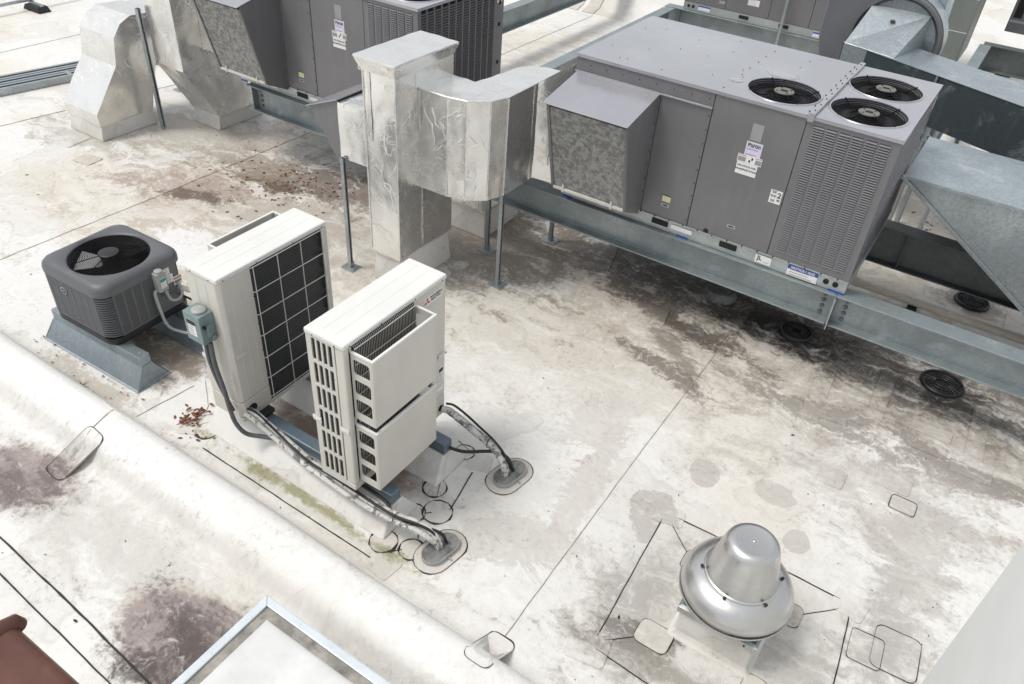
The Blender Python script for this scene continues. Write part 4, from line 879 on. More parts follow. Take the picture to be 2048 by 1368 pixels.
o = obj('pipe_support_block', G().frus(-.14, .14, -.09, .09, .004, -.10, .10, -.07, .07, .13), M_RUBBER, bevel=.008, loc=(-.25, 18.05, 0)); tag(o, 'black rubber pipe block on the roof at the top right', 'pipe support', 'black rubber pipe blocks')
o = obj('conduit', G().tube([(-3.62, 14.05, 1.6), (-3.62, 14.06, .3), (-3.60, 14.08, .02)], .03, 8), M_GALV, smooth=50); tag(o, 'thin vertical conduit in front of the farthest beam', 'conduit')
o = obj('hanger_rod', G().cyl((-2.45, 14.0, .004), (-2.45, 14.0, .60), .014, 6), M_DARK); tag(o, 'thin dark rod below the farthest beam', 'rod')
o = obj('brace', G().tube([(-2.1, 13.9, .02), (-1.75, 14.2, .58)], .035, 6), M_DARK); tag(o, 'dark diagonal brace below the farthest beam', 'brace')

# roof step with turned-up membrane at the back
st = obj('roof_step', G().prism([(15.75, .002), (16.0, .06), (16.18, .22), (16.35, .40), (24, .40), (24, .002)], 'x', -13.0, -5.9), M_CURB, smooth=60); tag(st, 'raised roof level with turned up white membrane edge at the back', 'roof step')
for a in (-8.55, -8.15): obj('membrane_patch', G().prism([(15.72, .006), (15.99, .066), (16.17, .226), (16.34, .406), (16.34, .409), (16.165, .23), (15.985, .07), (15.72, .01)], 'x', a - .14, a + .14), M_PATCHL, st)

# rails and gas pipe at the far left
ang = math.degrees(math.atan2(-.48, 2.37))
for i, dx in enumerate((0, -.20, -.40)):
    t = thing('strut_rail', ('nearest of', 'middle of', 'farthest of')[i] + ' three grey channel rails lying side by side at upper left', 'rail', (-12.40 + dx, 5.5, .004), ang, 'grey channel rails at upper left')
    obj('channel', G().prism([(-.085, 0), (.085, 0), (.085, .10), (.03, .10), (.03, .085), (.07, .085), (.07, .015), (-.07, .015), (-.07, .085), (-.03, .085), (-.03, .10), (-.085, .10)], 'y', -5, 9), M_GALV, t)
    obj('joint_clip', G().box(-.09, .09, 1.0 + i * .4, 1.06 + i * .4, .1005, .108), M_GALV, t)
o = obj('gas_pipe', G().tube([(-15.85, 2, .17), (-15.85, 20, .17)], .03, 8), M_GALV, smooth=50); tag(o, 'thin steel pipe crossing the top left corner', 'pipe')
bk = thing('pipe_support_block', 'black rubber block with strut holding the thin pipe at top left', 'pipe support', (-15.72, 8.15, 0), 0, 'black rubber pipe blocks')
obj('block', G().frus(-.26, .26, -.12, .12, .004, -.20, .20, -.10, .10, .10), M_RUBBER, bk, bevel=.008); obj('strut', G().box(-.2, .2, -.03, .03, .101, .135), M_GALV, bk); obj('clamp', G().ring((0, 0, 0), .04, .008, 12, 4), M_DARK, bk, loc=(-.13, 0, .17))
# ---------------------------------------------------------------- sleepers under the two ivory units
for b, lab, zt in ((2.92, 'near', 0), (3.555, 'far', 0)):
    t = thing('equipment_sleeper', ('moss edged white curb with blue steel channel under the near ends of the ivory units' if lab == 'near' else 'white curb with blue steel channel under the far ends of the ivory units'), 'sleeper', (-3.55, b, 0), 0, 'sleepers under the ivory outdoor units')
    obj('membrane_curb', G().frus(-.98, .97, -.225, .20, .002, -.93, .92, -.062, .062, .205), M_CURB, t, bevel=.015)
    ch = obj('steel_channel', G().box(-.92, .915, -.05, .05, .206, .306), M_BLUE, t, bevel=.006)
    obj('channel_lip', G().box(-.925, .918, -.056, .056, .196, .212), M_GALV, ch)
    for a in (-.74, -.46, .40, .66): obj('rubber_foot', G().box(a - .06, a + .06, -.075, .075, .307, .349), M_DARK, t, bevel=.008)

# ---------------------------------------------------------------- ivory outdoor units
def fan_guides(t, mirror, y0=.055, y1=.705):
    s = -1 if mirror else 1; xb = 0. if mirror else .33
    def X(d): return xb + s * d
    for zlo, zhi, nm in ((.690, 1.250, 'upper'), (.075, .620, 'lower')):
        xf_ = .187
        fr = obj('air_guide', G().box(min(X(xf_), X(xf_ - .012)), max(X(xf_), X(xf_ - .012)), y0, y1, zlo, zhi), M_MIT, t, bevel=.003)
        hh = (zhi - zlo - .05) / 3
        holes = [rrect(.142, hh - .045, .022, 4, .088, zlo + .035 + hh * (k + .5)) for k in range(3)]
        side = [(.001, zlo + .0), (xf_ - .013, zlo), (xf_ - .013, zhi), (.001, zhi)]
        for yy in (y0 + .006, y1 - .006):
            me = curve_plate('side', side, holes, .011)
            if mirror: me.transform(Matrix.Scale(-1, 4, (1, 0, 0))); me.flip_normals()
            me = xf(me, ROT_NY, (xb, yy, 0)); obj('guide_side', me, M_MIT, fr)
        obj('guide_rim', G().box(min(X(xf_ + .003), X(xf_ - .016)), max(X(xf_ + .003), X(xf_ - .016)), y0 - .003, y1 + .003, zhi + .0005, zhi + .016)
            .box(min(X(0), X(xf_ - .017)), max(X(0), X(xf_ - .017)), y0 - .003, y0 + .014, zhi + .0005, zhi + .016).box(min(X(0), X(xf_ - .017)), max(X(0), X(xf_ - .017)), y1 - .014, y1 + .003, zhi + .0005, zhi + .016), M_MITLIT, fr, bevel=.002)
        g = G(); n = 40
        for k in range(n): y = y0 + .025 + (y1 - y0 - .05) * k / (n - 1); g.tube([(X(.016), y, zlo + .02), (X(.022), y, (zlo + zhi) / 2), (X(.016), y, zhi + .035), (X(.004), y, zhi + .045)], .0019, 4)
        for z in (zlo + .03, zlo + .2, zlo + .34, zlo + .46, zhi + .03): g.tube([(X(.025), y0 + .015, z), (X(.028), (y0 + y1) / 2, z), (X(.025), y1 - .015, z)], .003, 5)
        obj('fan_guard', g, M_WIRE, fr)
        obj('fan_opening', G().box(min(X(.001), X(.004)), max(X(.001), X(.004)), y0 + .015, y1 - .015, zlo + .01, zhi + .05), M_VOID, fr)
def top_panel(t):
    tp = obj('top_panel', G().box(-.007, .337, -.007, 1.057, 1.296, 1.338), M_MITLIT, t, bevel=.012, segs=3)
    for x in (.10, .205): obj('pressed_rib', G().frus(x - .012, x + .012, .04, 1.01, 1.3375, x - .006, x + .006, .05, 1.0, 1.3405), M_MITLIT, tp)
    g = G()
    for y in (.05, .35, .70, 1.0): g.ball((.338, y, 1.310), .005)
    g.ball((.07, -.008, 1.31), .005); g.ball((.26, -.008, 1.31), .005); obj('screws', g, M_DARK, tp, kind='stuff')
def handle(t, rot, loc):
    h = obj('hand_grip', xf(mesh_of(G().box(-.04, .04, -.028, .028, 0, .003), 'h'), rot, loc), M_MIT, t, bevel=.003)
    N = nrm(rot); loc = Vector(loc)
    for dz in (.016, .0): obj('grip_lip', xf(mesh_of(G().box(-.04, .04, dz - .006, dz + .006, .0032, .009), 'h'), rot, loc), M_MITLIT, h, bevel=.003)

# near right unit: fans towards the open roof
u2 = thing('heat_pump_unit', 'ivory outdoor unit with two boxed air guides and a red diamond logo', 'heat pump', (-3.174, 2.728, .35), 0, 'ivory twin fan outdoor units')
obj('coil_core', G().box(.014, .316, .014, 1.036, .02, 1.294), M_COIL, u2)
obj('base_pan', G().box(.0, .33, .0, 1.05, .0, .05), M_MIT, u2, bevel=.004)
top_panel(u2)
cols = [.045 + k * .0485 for k in range(4)]; rows = [.066 + k * .2065 for k in range(6)]
holes = [rrect(.034, .180, .010, 3, c + .017, r_ + .090) for c in cols for r_ in rows]
me = curve_plate('grille', [(0, .052), (.245, .052), (.245, 1.294), (0, 1.294)], holes, .011)
obj('side_grille', xf(me, ROT_NY, (0, .0065, 0)), M_MIT, u2)
obj('corner_panel', G().box(.2475, .330, .001, .052, .052, 1.294), M_MIT, u2, bevel=.014, segs=3)
obj('front_panel', G().box(.318, .3295, .0535, .715, 1.262, 1.294).box(.318, .3295, .0535, .715, .052, .072).box(.318, .3295, .0535, .715, .622, .688), M_MIT, u2)
sp_ = obj('service_panel', G().box(.30, .330, .716, 1.050, .21, 1.294), M_MIT, u2, bevel=.006); obj('service_cover', G().box(.30, .331, .716, 1.050, .052, .206), M_MIT, u2, bevel=.006)
obj('back_frame', G().box(-.0005, .012, 1.0, 1.05, .052, 1.294).box(-.0005, .012, .0135, .05, .052, 1.294), M_MIT, u2); obj('end_panel', G().box(.014, .299, 1.037, 1.05, .052, 1.294), M_MIT, u2)
fan_guides(u2, False)
handle(u2, ROT_NY, (.283, .0, .575)); handle(u2, ROT_NY, (.02, .0, .545)); handle(u2, ROT_PX, (.331, 1.0, .62))
def diamond(cx, cy, r, a):
    d = Vector((math.cos(R(a)), math.sin(R(a)))); p = Vector((-d.y, d.x)); c = Vector((cx, cy))
    return [c, c + d * r * .5 + p * r * .29, c + d * r, c + d * r * .5 - p * r * .29]
lb = obj('logo_plate', flat(ROT_PX, (.3312, .905, 1.215), .20, .075, .0012), M_MITLIT, u2)
g = G()
for a in (90, 210, 330): g.prism([tuple(q) for q in diamond(-.068, -.004, .036, a)], 'z', 0, .001)
obj('logo_mark', xf(mesh_of(g, 'logo'), ROT_PX, (.3322, .905, 1.215)), M_RED, lb)
letters(lb, 'MITSUBISHI\nELECTRIC', .0255, ROT_PX, (.3325, .937, 1.217), bold=True, sp=.95)
sticker(u2, ROT_PX, (.3312, 1.0, .43), .07, .16, M_WHITE, 5, bars=((0, .05, .05, .03, M_INK),)); sticker(u2, ROT_PX, (.3312, .99, .29), .07, .07, M_WHITE, 2)
obj('pipe_port', G().cyl((.3315, 1.0, .075), (.334, 1.0, .075), .03, 14), M_VOID, u2)

# left unit: coil towards its neighbour
u1 = thing('heat_pump_unit', 'ivory outdoor unit showing its black wire guarded coil and a switch box', 'heat pump', (-4.341, 2.7325, .35), 0, 'ivory twin fan outdoor units')
obj('coil_core', G().box(.014, .318, .30, 1.0, .03, 1.294), M_COIL, u1); top_panel(u1); obj('base_pan', G().box(0, .33, .0, 1.05, .0, .03), M_MIT, u1, bevel=.004)
ch_ = .055
oc = [(.0, .0), (.33 - ch_ * .55, .0), (.33, ch_ * .55), (.33, .292), (.31, .298), (.0, .298)]
obj('service_casing', G().prism(oc, 'z', .186, 1.295), M_MIT, u1, bevel=.008); lc_ = obj('lower_cover', G().prism([(p[0] * 1.006, p[1] if p[1] else -.002) for p in oc], 'z', .031, .182), M_MIT, u1, bevel=.008)
for y in (.095, .165, .235): obj('pressed_line', G().box(.3303, .3325, y - .002, y + .002, .23, 1.24), M_MITLIT, u1)
for x in (.10, .20): obj('pressed_line', G().box(x - .002, x + .002, -.0025, -.0003, .25, 1.26), M_MITLIT, u1)
obj('end_frame', G().box(.005, .335, 1.002, 1.05, .03, 1.295), M_MIT, u1, bevel=.004); obj('far_casing', G().box(-.0, .0135, .30, 1.0, .03, 1.294), M_MIT, u1)
g = G()
for z in (1.292, 1.085, .882, .685, .472, .270, .075): g.tube([(.334, .285, z), (.343, .302, z), (.343, .65, z), (.343, .985, z)], .0036, 5)
for y in (.305, .532, .762, .985): g.tube([(.349, y, 1.30), (.349, y, .06)], .0036, 5)
obj('coil_guard', g, M_WIRE, u1)
g = G()
for k in range(6): z = .15 + k * .195; g.tube(smooth_path([(.325, 1.004, z), (.345, .992, z + .02), (.345, .992, z + .12), (.325, 1.004, z + .14)], 4), .010, 6)
obj('coil_bends', g, M_MITLIT, u1, smooth=50)
fan_guides(u1, True, .345, .995)
handle(u1, ROT_PX, (.331, .085, .615)); handle(u1, ROT_NY, (.03, .0, .52))
g = G()
for k in range(9): g.box(.285, .318, -.003, -.0005, .30 + k * .022, .308 + k * .022)
obj('cable_vents', g, M_MITLIT, u1, kind='stuff')
obj('pipe_port', G().cyl((.332, .10, .085), (.337, .10, .085), .042, 16), M_VOID, u1)
g = G()
for z in (.3, .55, .8, 1.05): g.ball((.331, .286, z), .005)
obj('screws', g, M_DARK, u1, kind='stuff')
# switch box on the left unit
bx = obj('switch_box', G().box(.055, .225, -.125, -.004, .790, 1.035), M_BOXG, u1, bevel=.004)
obj('hub_cap', G().lathe([(.052, 1.0355), (.052, 1.052), (.04, 1.062), (.01, 1.064)], 20, (.155, -.062, 0), False, True), M_BOX, bx, smooth=40)
sticker(u1, ROT_NY, (.13, -.1265, .915), .085, .135, M_WHITE, 6, bars=((.0, .05, .085, .035, M_INK),))
obj('switch_lever', G().box(.2255, .25, -.085, -.045, .86, .95), M_BOXG, bx, bevel=.004); obj('switch_knob', G().cyl((.226, -.10, .945), (.245, -.10, .945), .013, 10), M_DARK, bx); obj('padlock_tab', G().box(.2255, .243, -.05, -.02, .80, .845), M_BOXG, bx, bevel=.003)
o = obj('conduit', G().tube(smooth_path([(-4.185, 2.67, 1.14), (-4.175, 2.66, .95), (-4.14, 2.67, .75), (-4.10, 2.69, .56), (-4.07, 2.70, .47)]), .016, 8), M_COND_T, smooth=60); tag(o, 'dark flexible conduit, left of two dropping from the green grey switch box', 'conduit', 'conduits on the left ivory unit')
o = obj('conduit', G().tube(smooth_path([(-4.115, 2.66, 1.14), (-4.10, 2.65, .95), (-4.065, 2.655, .72), (-4.05, 2.66, .52), (-4.03, 2.67, .38), (-3.97, 2.70, .28), (-3.88, 2.78, .235), (-3.78, 2.83, .23)]), .018, 8), M_COND_T, smooth=60); tag(o, 'grey flexible conduit curling from the switch box to the pipe bundle', 'conduit', 'conduits on the left ivory unit')

# ---------------------------------------------------------------- refrigerant lines and pitch pockets
def jit(pts, d): return [(p[0] + random.uniform(-d, d) * .3, p[1] + d, p[2] + random.uniform(-d, d) * .2) for p in pts]
base1 = [(-4.015, 2.80, .435), (-3.95, 2.815, .41), (-3.82, 2.845, .31), (-3.60, 2.84, .25), (-3.38, 2.815, .235), (-3.15, 2.80, .235), (-2.93, 2.785, .235), (-2.72, 2.785, .235), (-2.52, 2.80, .235), (-2.36, 2.84, .225), (-2.25, 2.865, .18), (-2.20, 2.87, .10), (-2.195, 2.87, .05)]
def rough_tube(pts, r, seed, n=10):
    P = smooth_path(pts, 7); return G().tube(P, [r * (1 + .16 * noise.noise(Vector((i * .55, seed, 0)))) for i in range(len(P))], n)
lt = thing('line_set', 'long bundle of peeling white pipes running from the left unit to the near pocket', 'pipes', (0, 0, 0), 0, 'refrigerant line sets')
obj('pipe', rough_tube(base1, .027, 1.), M_PEEL, lt, smooth=60)
obj('pipe', rough_tube([(p[0], p[1] - .048 + (.03 if i > 10 else 0), p[2] - .012) for i, p in enumerate(base1)], .020, 4.), M_PEEL, lt, smooth=60)
obj('cable', G().tube(smooth_path([(p[0], p[1] - .018 + .012 * math.sin(i * 1.3), p[2] + .025) for i, p in enumerate(base1)]), .011, 7), M_CABLE, lt, smooth=60)
obj('cable', G().tube(smooth_path([(-3.05, 2.86, .245), (-2.8, 2.85, .262), (-2.66, 2.84, .25), (-2.56, 2.80, .235), (-2.45, 2.80, .235), (-2.33, 2.835, .225), (-2.2, 2.90, .17), (-2.17, 2.93, .06)]), .013, 7), M_CABLE, lt, smooth=60)
for q in (4, 8): 
    p = base1[q]; obj('cable_tie', G().tube([(p[0] + .002, p[1] + .04 * math.cos(k * .628) - .02, p[2] + .042 * math.sin(k * .628)) for k in range(11)], .004, 4), M_CABLE, lt)
base2 = [(-2.838, 3.735, .415), (-2.78, 3.757, .40), (-2.66, 3.772, .345), (-2.52, 3.768, .305), (-2.38, 3.748, .29), (-2.28, 3.728, .255), (-2.225, 3.725, .18), (-2.205, 3.735, .10), (-2.20, 3.74, .05)]
lt = thing('line_set', 'short bundle of peeling white pipes bending down into the far pocket', 'pipes', (0, 0, 0), 0, 'refrigerant line sets')
obj('pipe', rough_tube(base2, .026, 7.), M_PEEL, lt, smooth=60)
obj('pipe', rough_tube([(p[0], p[1] + .035, p[2] - .015) for p in base2], .018, 9.), M_PEEL, lt, smooth=60)
obj('cable', G().tube(smooth_path([(p[0] + .01, p[1] + .045 + .014 * math.sin(i), p[2] + .03) for i, p in enumerate(base2)]), .010, 7), M_CABLE, lt, smooth=60)
obj('cable', G().tube(smooth_path([(-2.63, 3.57, .23), (-2.52, 3.62, .215), (-2.40, 3.69, .235), (-2.30, 3.74, .25), (-2.21, 3.78, .20), (-2.17, 3.81, .06)]), .014, 7), M_CABLE, lt, smooth=60)
p = base2[4]; obj('cable_tie', G().tube([(p[0], p[1] + .015 + .045 * math.cos(k * .628), p[2] + .045 * math.sin(k * .628)) for k in range(11)], .004, 4), M_CABLE, lt)
def stadium(w_, l_, n=10): return [(w_ * math.cos(R(180 * k / n)), l_ / 2 - w_ + w_ * math.sin(R(180 * k / n))) for k in range(n + 1)] + [(w_ * math.cos(R(180 + 180 * k / n)), -l_ / 2 + w_ + w_ * math.sin(R(180 + 180 * k / n))) for k in range(n + 1)]
for a, b, rz, lab in ((-2.185, 2.875, -8, 'oval sealant filled pipe pocket nearest the camera'), (-2.185, 3.785, -8, 'oval sealant filled pipe pocket beside the far sleeper')):
    t = thing('pitch_pocket', lab, 'pipe pocket', (a, b, 0), rz, 'oval pipe pockets')
    fl = G(); s0 = stadium(.140, .44); s1 = stadium(.088, .32)
    fl.loft([[(x, y, .004) for x, y in s0], [(x * .97, y * .97, .009) for x, y in s0], [(x, y, .012) for x, y in s1]], True, True, False); sk_ = obj('membrane_skirt', fl, M_PATCHL, t)
    ribbon_loop(s0, sk_, .007, .005)
    obj('sleeve', G().loft([[(x, y, .010) for x, y in s1], [(x, y, .050) for x, y in s1], [(x * .95, y * .98, .050) for x, y in s1], [(x * .94, y * .975, .042) for x, y in s1]], True, False, False), M_BOX, t)
    obj('sealer', G().loft([[(x * .945, y * .977, .043) for x, y in s1], [(x * .4, y * .7, .050) for x, y in s1]], True, False, True), M_POCKET, t, smooth=60)
    obj('draw_band_tab', G().box(.086, .12, -.01, -.004, .012, .03), M_SEAM, t)
# ---------------------------------------------------------------- grey condenser on two metal stands
for b, lab in ((2.800, 'flared sheet metal stand under the near edge of the grey condenser'), (3.475, 'flared sheet metal stand under the far edge of the grey condenser')):
    t = thing('equipment_stand', lab, 'stand', (-5.975, b, 0), 1.675, 'sheet metal stands under the grey condenser')
    L, Lf, w_, wf, zc, zm = .611, .628, .050, .165, .289, .185
    obj('flared_base', G().loft([[(sx * l, sy * q, z) for sx, sy in ((-1, -1), (1, -1), (1, 1), (-1, 1))] for l, q, z in ((Lf + .03, wf + .012, .004), (Lf + .03, wf + .012, .010), (Lf + .012, wf - .005, .014), (L + .002, w_ + .004, zm), (L + .002, w_ + .004, zm + .012))]), M_STAND, t, bevel=.002)
    obj('cap', G().box(-L, L, -w_, w_, zm + .013, zc), M_STAND, t, bevel=.003)
    for sx in (-1, 1): obj('corner_seam', G().hexa([(sx * (Lf + .012), -wf + .004, .016), (sx * (Lf + .02), -wf - .004, .016), (sx * (Lf + .02), -wf + .006, .016), (sx * (Lf + .01), -wf + .012, .016), (sx * (L), -w_ - .006, zm), (sx * (L + .006), -w_ - .008, zm), (sx * (L + .006), -w_, zm), (sx * L, -w_, zm)]), M_GALV, t)
    obj('screw', G().ball((.55, 0, zc + .001), .008), M_RAIL, t)
cd = thing('condenser_unit', 'square dark grey condenser with a round fan grille on top', 'condenser', (-6.476, 2.702, .290), 1.675)
wd, hc = .846, .614
def ray_rr(n, half, r):
    out = []
    for k in range(n):
        t_ = 2 * math.pi * (k + .5) / n; d = Vector((math.cos(t_), math.sin(t_))); lo_, hi_ = 0., half * 1.5
        for _ in range(30):
            m_ = (lo_ + hi_) / 2; p = d * m_; q = Vector((max(abs(p.x) - (half - r), 0), max(abs(p.y) - (half - r), 0)))
            if q.length <= r and max(abs(p.x), abs(p.y)) <= half: lo_ = m_
            else: hi_ = m_
        out.append(d * lo_)
    return out
NN = 120; c0 = wd / 2
def lp(half, r, z): return [(c0 + p.x, c0 + p.y, z) for p in ray_rr(NN, half, r)]
def cl(r, z): return [(c0 + r * math.cos(2 * math.pi * (k + .5) / NN), c0 + r * math.sin(2 * math.pi * (k + .5) / NN), z) for k in range(NN)]
H2 = wd / 2
obj('base_pan', G().loft([lp(H2 - .012, .11, .0), lp(H2 - .004, .115, .012), lp(H2 - .004, .115, .07), lp(H2 - .03, .1, .075)]), M_DARK, cd, smooth=40)
obj('inner_shadow', G().loft([lp(H2 - .05, .08, .06), lp(H2 - .05, .08, .50)], True, False, False), M_VOID, cd)
sh = obj('top_shroud', G().loft([lp(H2 - .012, .11, .498), lp(H2 + .004, .12, .502), lp(H2 + .004, .12, .545), lp(H2 - .002, .12, .575), lp(H2 - .018, .12, .598), lp(H2 - .045, .12, .610), lp(H2 - .065, .11, .614), cl(.352, .606), cl(.338, .598), cl(.332, .58), cl(.332, .46)], True, False, False), M_COND, cd, smooth=50)
obj('fan_throat', G().loft([cl(.331, .50), cl(.31, .36), cl(.05, .30)], True, False, True), M_VOID, cd)
g = G()
for k in range(19):
    q = .09 + k * .0132; g.ring((c0, c0, .600 - .004 + .018 * (1 - (q / .33) ** 2)), q, .0036, 48, 4)
for k in range(8):
    u = R(22.5 + 45 * k); g.tube([(c0 + q * math.cos(u), c0 + q * math.sin(u), .590 + .018 * (1 - (q / .33) ** 2)) for q in (.07, .15, .24, .335)], .0042, 5)
gd = obj('fan_guard', g, M_GUARD, cd); obj('motor_cap', G().lathe([(.086, .600), (.086, .622), (.074, .628), (.01, .628)], 30, (c0, c0, 0), True, True), M_DARK, gd, smooth=40)
for k, u in enumerate((215, 335, 95)):
    c, s_ = math.cos(R(u)), math.sin(R(u)); P = []
    for q, v_, z in ((.07, -.06, .53), (.29, -.13, .545), (.30, .10, .49), (.07, .05, .50)): P.append((c0 + q * c - v_ * s_, c0 + q * s_ + v_ * c, z))
    obj('fan_blade', G().add(P + [(p[0], p[1], p[2] - .005) for p in P], [(0, 1, 2, 3), (7, 6, 5, 4), (0, 4, 5, 1), (1, 5, 6, 2), (2, 6, 7, 3), (3, 7, 4, 0)]), M_BLADE if k == 0 else M_DARK, cd)  # first blade pale as if lit, the others blackened as if in shade
obj('motor', G().lathe([(.075, .40), (.075, .585)], 24, (c0, c0, 0), True, True), M_DARK, cd, smooth=40)
def grille(p0, dx, n_out, length, cols, name='louvre_panel'):
    """vertical ribs plus fine horizontal slats on one side"""
    dx = Vector(dx); n_ = Vector(n_out); p0 = Vector(p0); g = G(); fr = G()
    def B(gg, u0, u1, d0, d1, z0, z1):
        vs = [p0 + dx * u + n_ * d + Vector((0, 0, z)) for z in (z0, z1) for u, d in ((u0, d0), (u1, d0), (u1, d1), (u0, d1))]; gg.hexa(vs)
    B(fr, 0, length, -.012, 0, .076, .098); B(fr, 0, length, -.012, 0, .484, .500)
    for k in range(cols + 1): u = length * k / cols; B(fr, max(0, u - .007), min(length, u + .007), -.012, .0025, .0985, .4835)
    f = obj(name, fr, M_COND, cd)
    for k in range(27):
        z = .102 + k * .0142
        vs = [p0 + n_ * -.010 + Vector((0, 0, z)), p0 + dx * length + n_ * -.010 + Vector((0, 0, z)), p0 + dx * length + n_ * .002 + Vector((0, 0, z + .001)), p0 + n_ * .002 + Vector((0, 0, z + .001)), p0 + n_ * -.010 + Vector((0, 0, z + .0125)), p0 + dx * length + n_ * -.010 + Vector((0, 0, z + .0125)), p0 + dx * length + n_ * -.001 + Vector((0, 0, z + .0095)), p0 + n_ * -.001 + Vector((0, 0, z + .0095))]
        g.add(vs, [(0, 1, 2, 3), (3, 2, 6, 7), (7, 6, 5, 4), (0, 3, 7, 4), (1, 5, 6, 2)])
    obj('slats', g, M_CONDL, f, kind='stuff')
    return f
rc = .118
f1 = grille((rc, .004, 0), (1, 0, 0), (0, -1, 0), wd - 2 * rc, 6)
f2 = grille((wd - .004, rc, 0), (0, 1, 0), (1, 0, 0), .36, 4)
grille((.004, wd - rc, 0), (0, -1, 0), (-1, 0, 0), wd - 2 * rc, 6); grille((wd - rc, wd - .004, 0), (-1, 0, 0), (0, 1, 0), wd - 2 * rc, 6)
ob = obj('electrical_panel', G().box(wd - .03, wd - .004, rc + .364, wd - rc + .03, .076, .50), M_COND, cd, bevel=.004)
def corner(cx, cy, a0):
    for k in range(17):
        z = .088 + k * .0238; lo_ = []
        for j in range(9):
            t_ = R(a0 + 4 + 82 * j / 8); e = (math.cos(t_), math.sin(t_)); lo_.append([(cx + e[0] * r_, cy + e[1] * r_, z + dz) for r_, dz in ((rc - .028, .004), (rc - .004, .0), (rc + .001, .006), (rc - .002, .013), (rc - .028, .019))])
        obj('louvre', G().loft(lo_, True), M_COND, cd, smooth=40)
    ps = G()
    for t0 in (a0, a0 + 86):
        lo_ = [[(cx + math.cos(R(t0 + 4 * j)) * r_, cy + math.sin(R(t0 + 4 * j)) * r_, z) for r_, z in ((rc - .02, .076), (rc - .002, .076), (rc - .002, .50), (rc - .02, .50))] for j in range(2)]; ps.loft(lo_, True)
    obj('corner_post', ps, M_COND, cd)
corner(wd - rc, rc, 270); corner(rc, rc, 180)
bg_ = obj('oval_badge', G().prism([(.042 * math.cos(6.2832 * k / 24), .033 * math.sin(6.2832 * k / 24)) for k in range(24)], 'z', 0, .006), M_RAIL, cd); xf(bg_.data, ROT_NY, (.315, .002, .40))
bi = obj('badge_face', G().prism([(.034 * math.cos(6.2832 * k / 24), .025 * math.sin(6.2832 * k / 24)) for k in range(24)], 'z', .0062, .0075), M_INK, bg_); xf(bi.data, ROT_NY, (.315, .002, .40))
bi = obj('badge_stroke', G().box(-.026, .026, -.003, .006, .0078, .0085), M_RAIL, bg_); xf(bi.data, ROT_NY, (.315, .002, .40))
# safety switch, stickers and whip
sb = obj('safety_switch', G().box(wd + .002, wd + .075, .50, .595, .345, .530), M_BOX, cd, bevel=.005)
obj('switch_lid', G().lathe([(.036, .5305), (.036, .545), (.02, .552), (.01, .552)], 18, (wd + .038, .547, 0), False, True), M_BOX, sb, smooth=40)
sticker(cd, ROT_PX, (wd + .0765, .55, .43), .055, .10, M_WHITE, 4, bars=((0, .03, .055, .03, M_TEAL),))
sticker(cd, ROT_PX, (wd - .002, .645, .47), .075, .10, M_WHITE, 4, bars=((-.03, .0, .018, .03, M_RED),)); sticker(cd, ROT_PX, (wd - .002, .66, .38), .09, .085, M_WHITE, 4); sticker(cd, ROT_PX, (wd - .002, .745, .33), .085, .09, M_WHITE, 3, bars=((0, .025, .085, .018, M_ORANGE), (0, -.01, .07, .02, M_TEAL)))
def P_(x, y, z): return (x, y, z)
obj('whip_conduit', G().tube(smooth_path([(wd + .04, .575, .345), (wd + .05, .58, .28), (wd + .06, .60, .215), (wd + .06, .66, .185), (wd + .05, .72, .205), (wd + .03, .735, .27), (wd + .005, .735, .32)]), .014, 8), M_BOX, cd, smooth=60)
cw_ = obj('feed_conduit', G().tube(smooth_path([(wd + .03, .50, .36), (wd + .03, .475, .34), (wd + .03, .475, .26), (wd + .045, .48, .12), (wd + .06, .485, .03), (wd + .10, .50, -.03), (wd + .2, .53, -.045), (wd + .42, .58, -.03), (wd + .75, .62, -.02)]), .015, 8), M_BOX, cd, smooth=60)
obj('strap', G().ring((0, 0, 0), .02, .005, 14, 4), M_RAIL, cw_, loc=(wd + .06, .485, .03)); obj('strap', G().ring((0, 0, 0), .019, .005, 14, 4), M_RAIL, cd, loc=(wd + .04, .578, .31))
obj('suction_pipe', rough_tube([(wd - .02, .745, .25), (wd + .06, .76, .245), (wd + .25, .80, .235), (wd + .6, .85, .20)], .024, 3.), M_PEEL, cd, smooth=60)
obj('liquid_pipe', G().tube(smooth_path([(wd - .02, .73, .16), (wd + .05, .74, .17), (wd + .25, .78, .12), (wd + .5, .8, .08)]), .010, 6), M_CABLE, cd, smooth=60)

# ---------------------------------------------------------------- roof exhaust fan
ef = thing('exhaust_fan', 'mushroom shaped spun aluminium roof exhaust fan on a square curb', 'exhaust fan', (-.258, 3.53, 0))
obj('membrane_curb', G().loft([[(sx * q, sy * q, z) for sx, sy in ((-1, -1), (1, -1), (1, 1), (-1, 1))] for q, z in ((.30, .003), (.272, .02), (.256, .06), (.252, .30))]), M_CURB, ef, bevel=.015)
obj('curb_cap', G().box(-.272, .272, -.272, .272, .262, .318), M_ALU, ef, bevel=.004)
obj('cap_top', G().frus(-.268, .268, -.268, .268, .3185, -.25, .25, -.25, .25, .330), M_GALVD, ef); obj('neck', G().lathe([(.22, .33), (.22, .44)], 32), M_VOID, ef)
obj('windband_rim', G().lathe([(.352, .402), (.366, .400), (.370, .408), (.366, .416), (.354, .414)], 72), M_ALU, ef, smooth=60)
obj('shadow_joint', G().lathe([(.352, .414), (.354, .424)], 60), M_VOID, ef)
prof = [(.346, .418), (.362, .430), (.364, .455), (.357, .490), (.340, .530), (.312, .562), (.280, .582), (.252, .592), (.243, .594)]
obj('windband', G().lathe(prof, 80), M_ALU, ef, smooth=60)
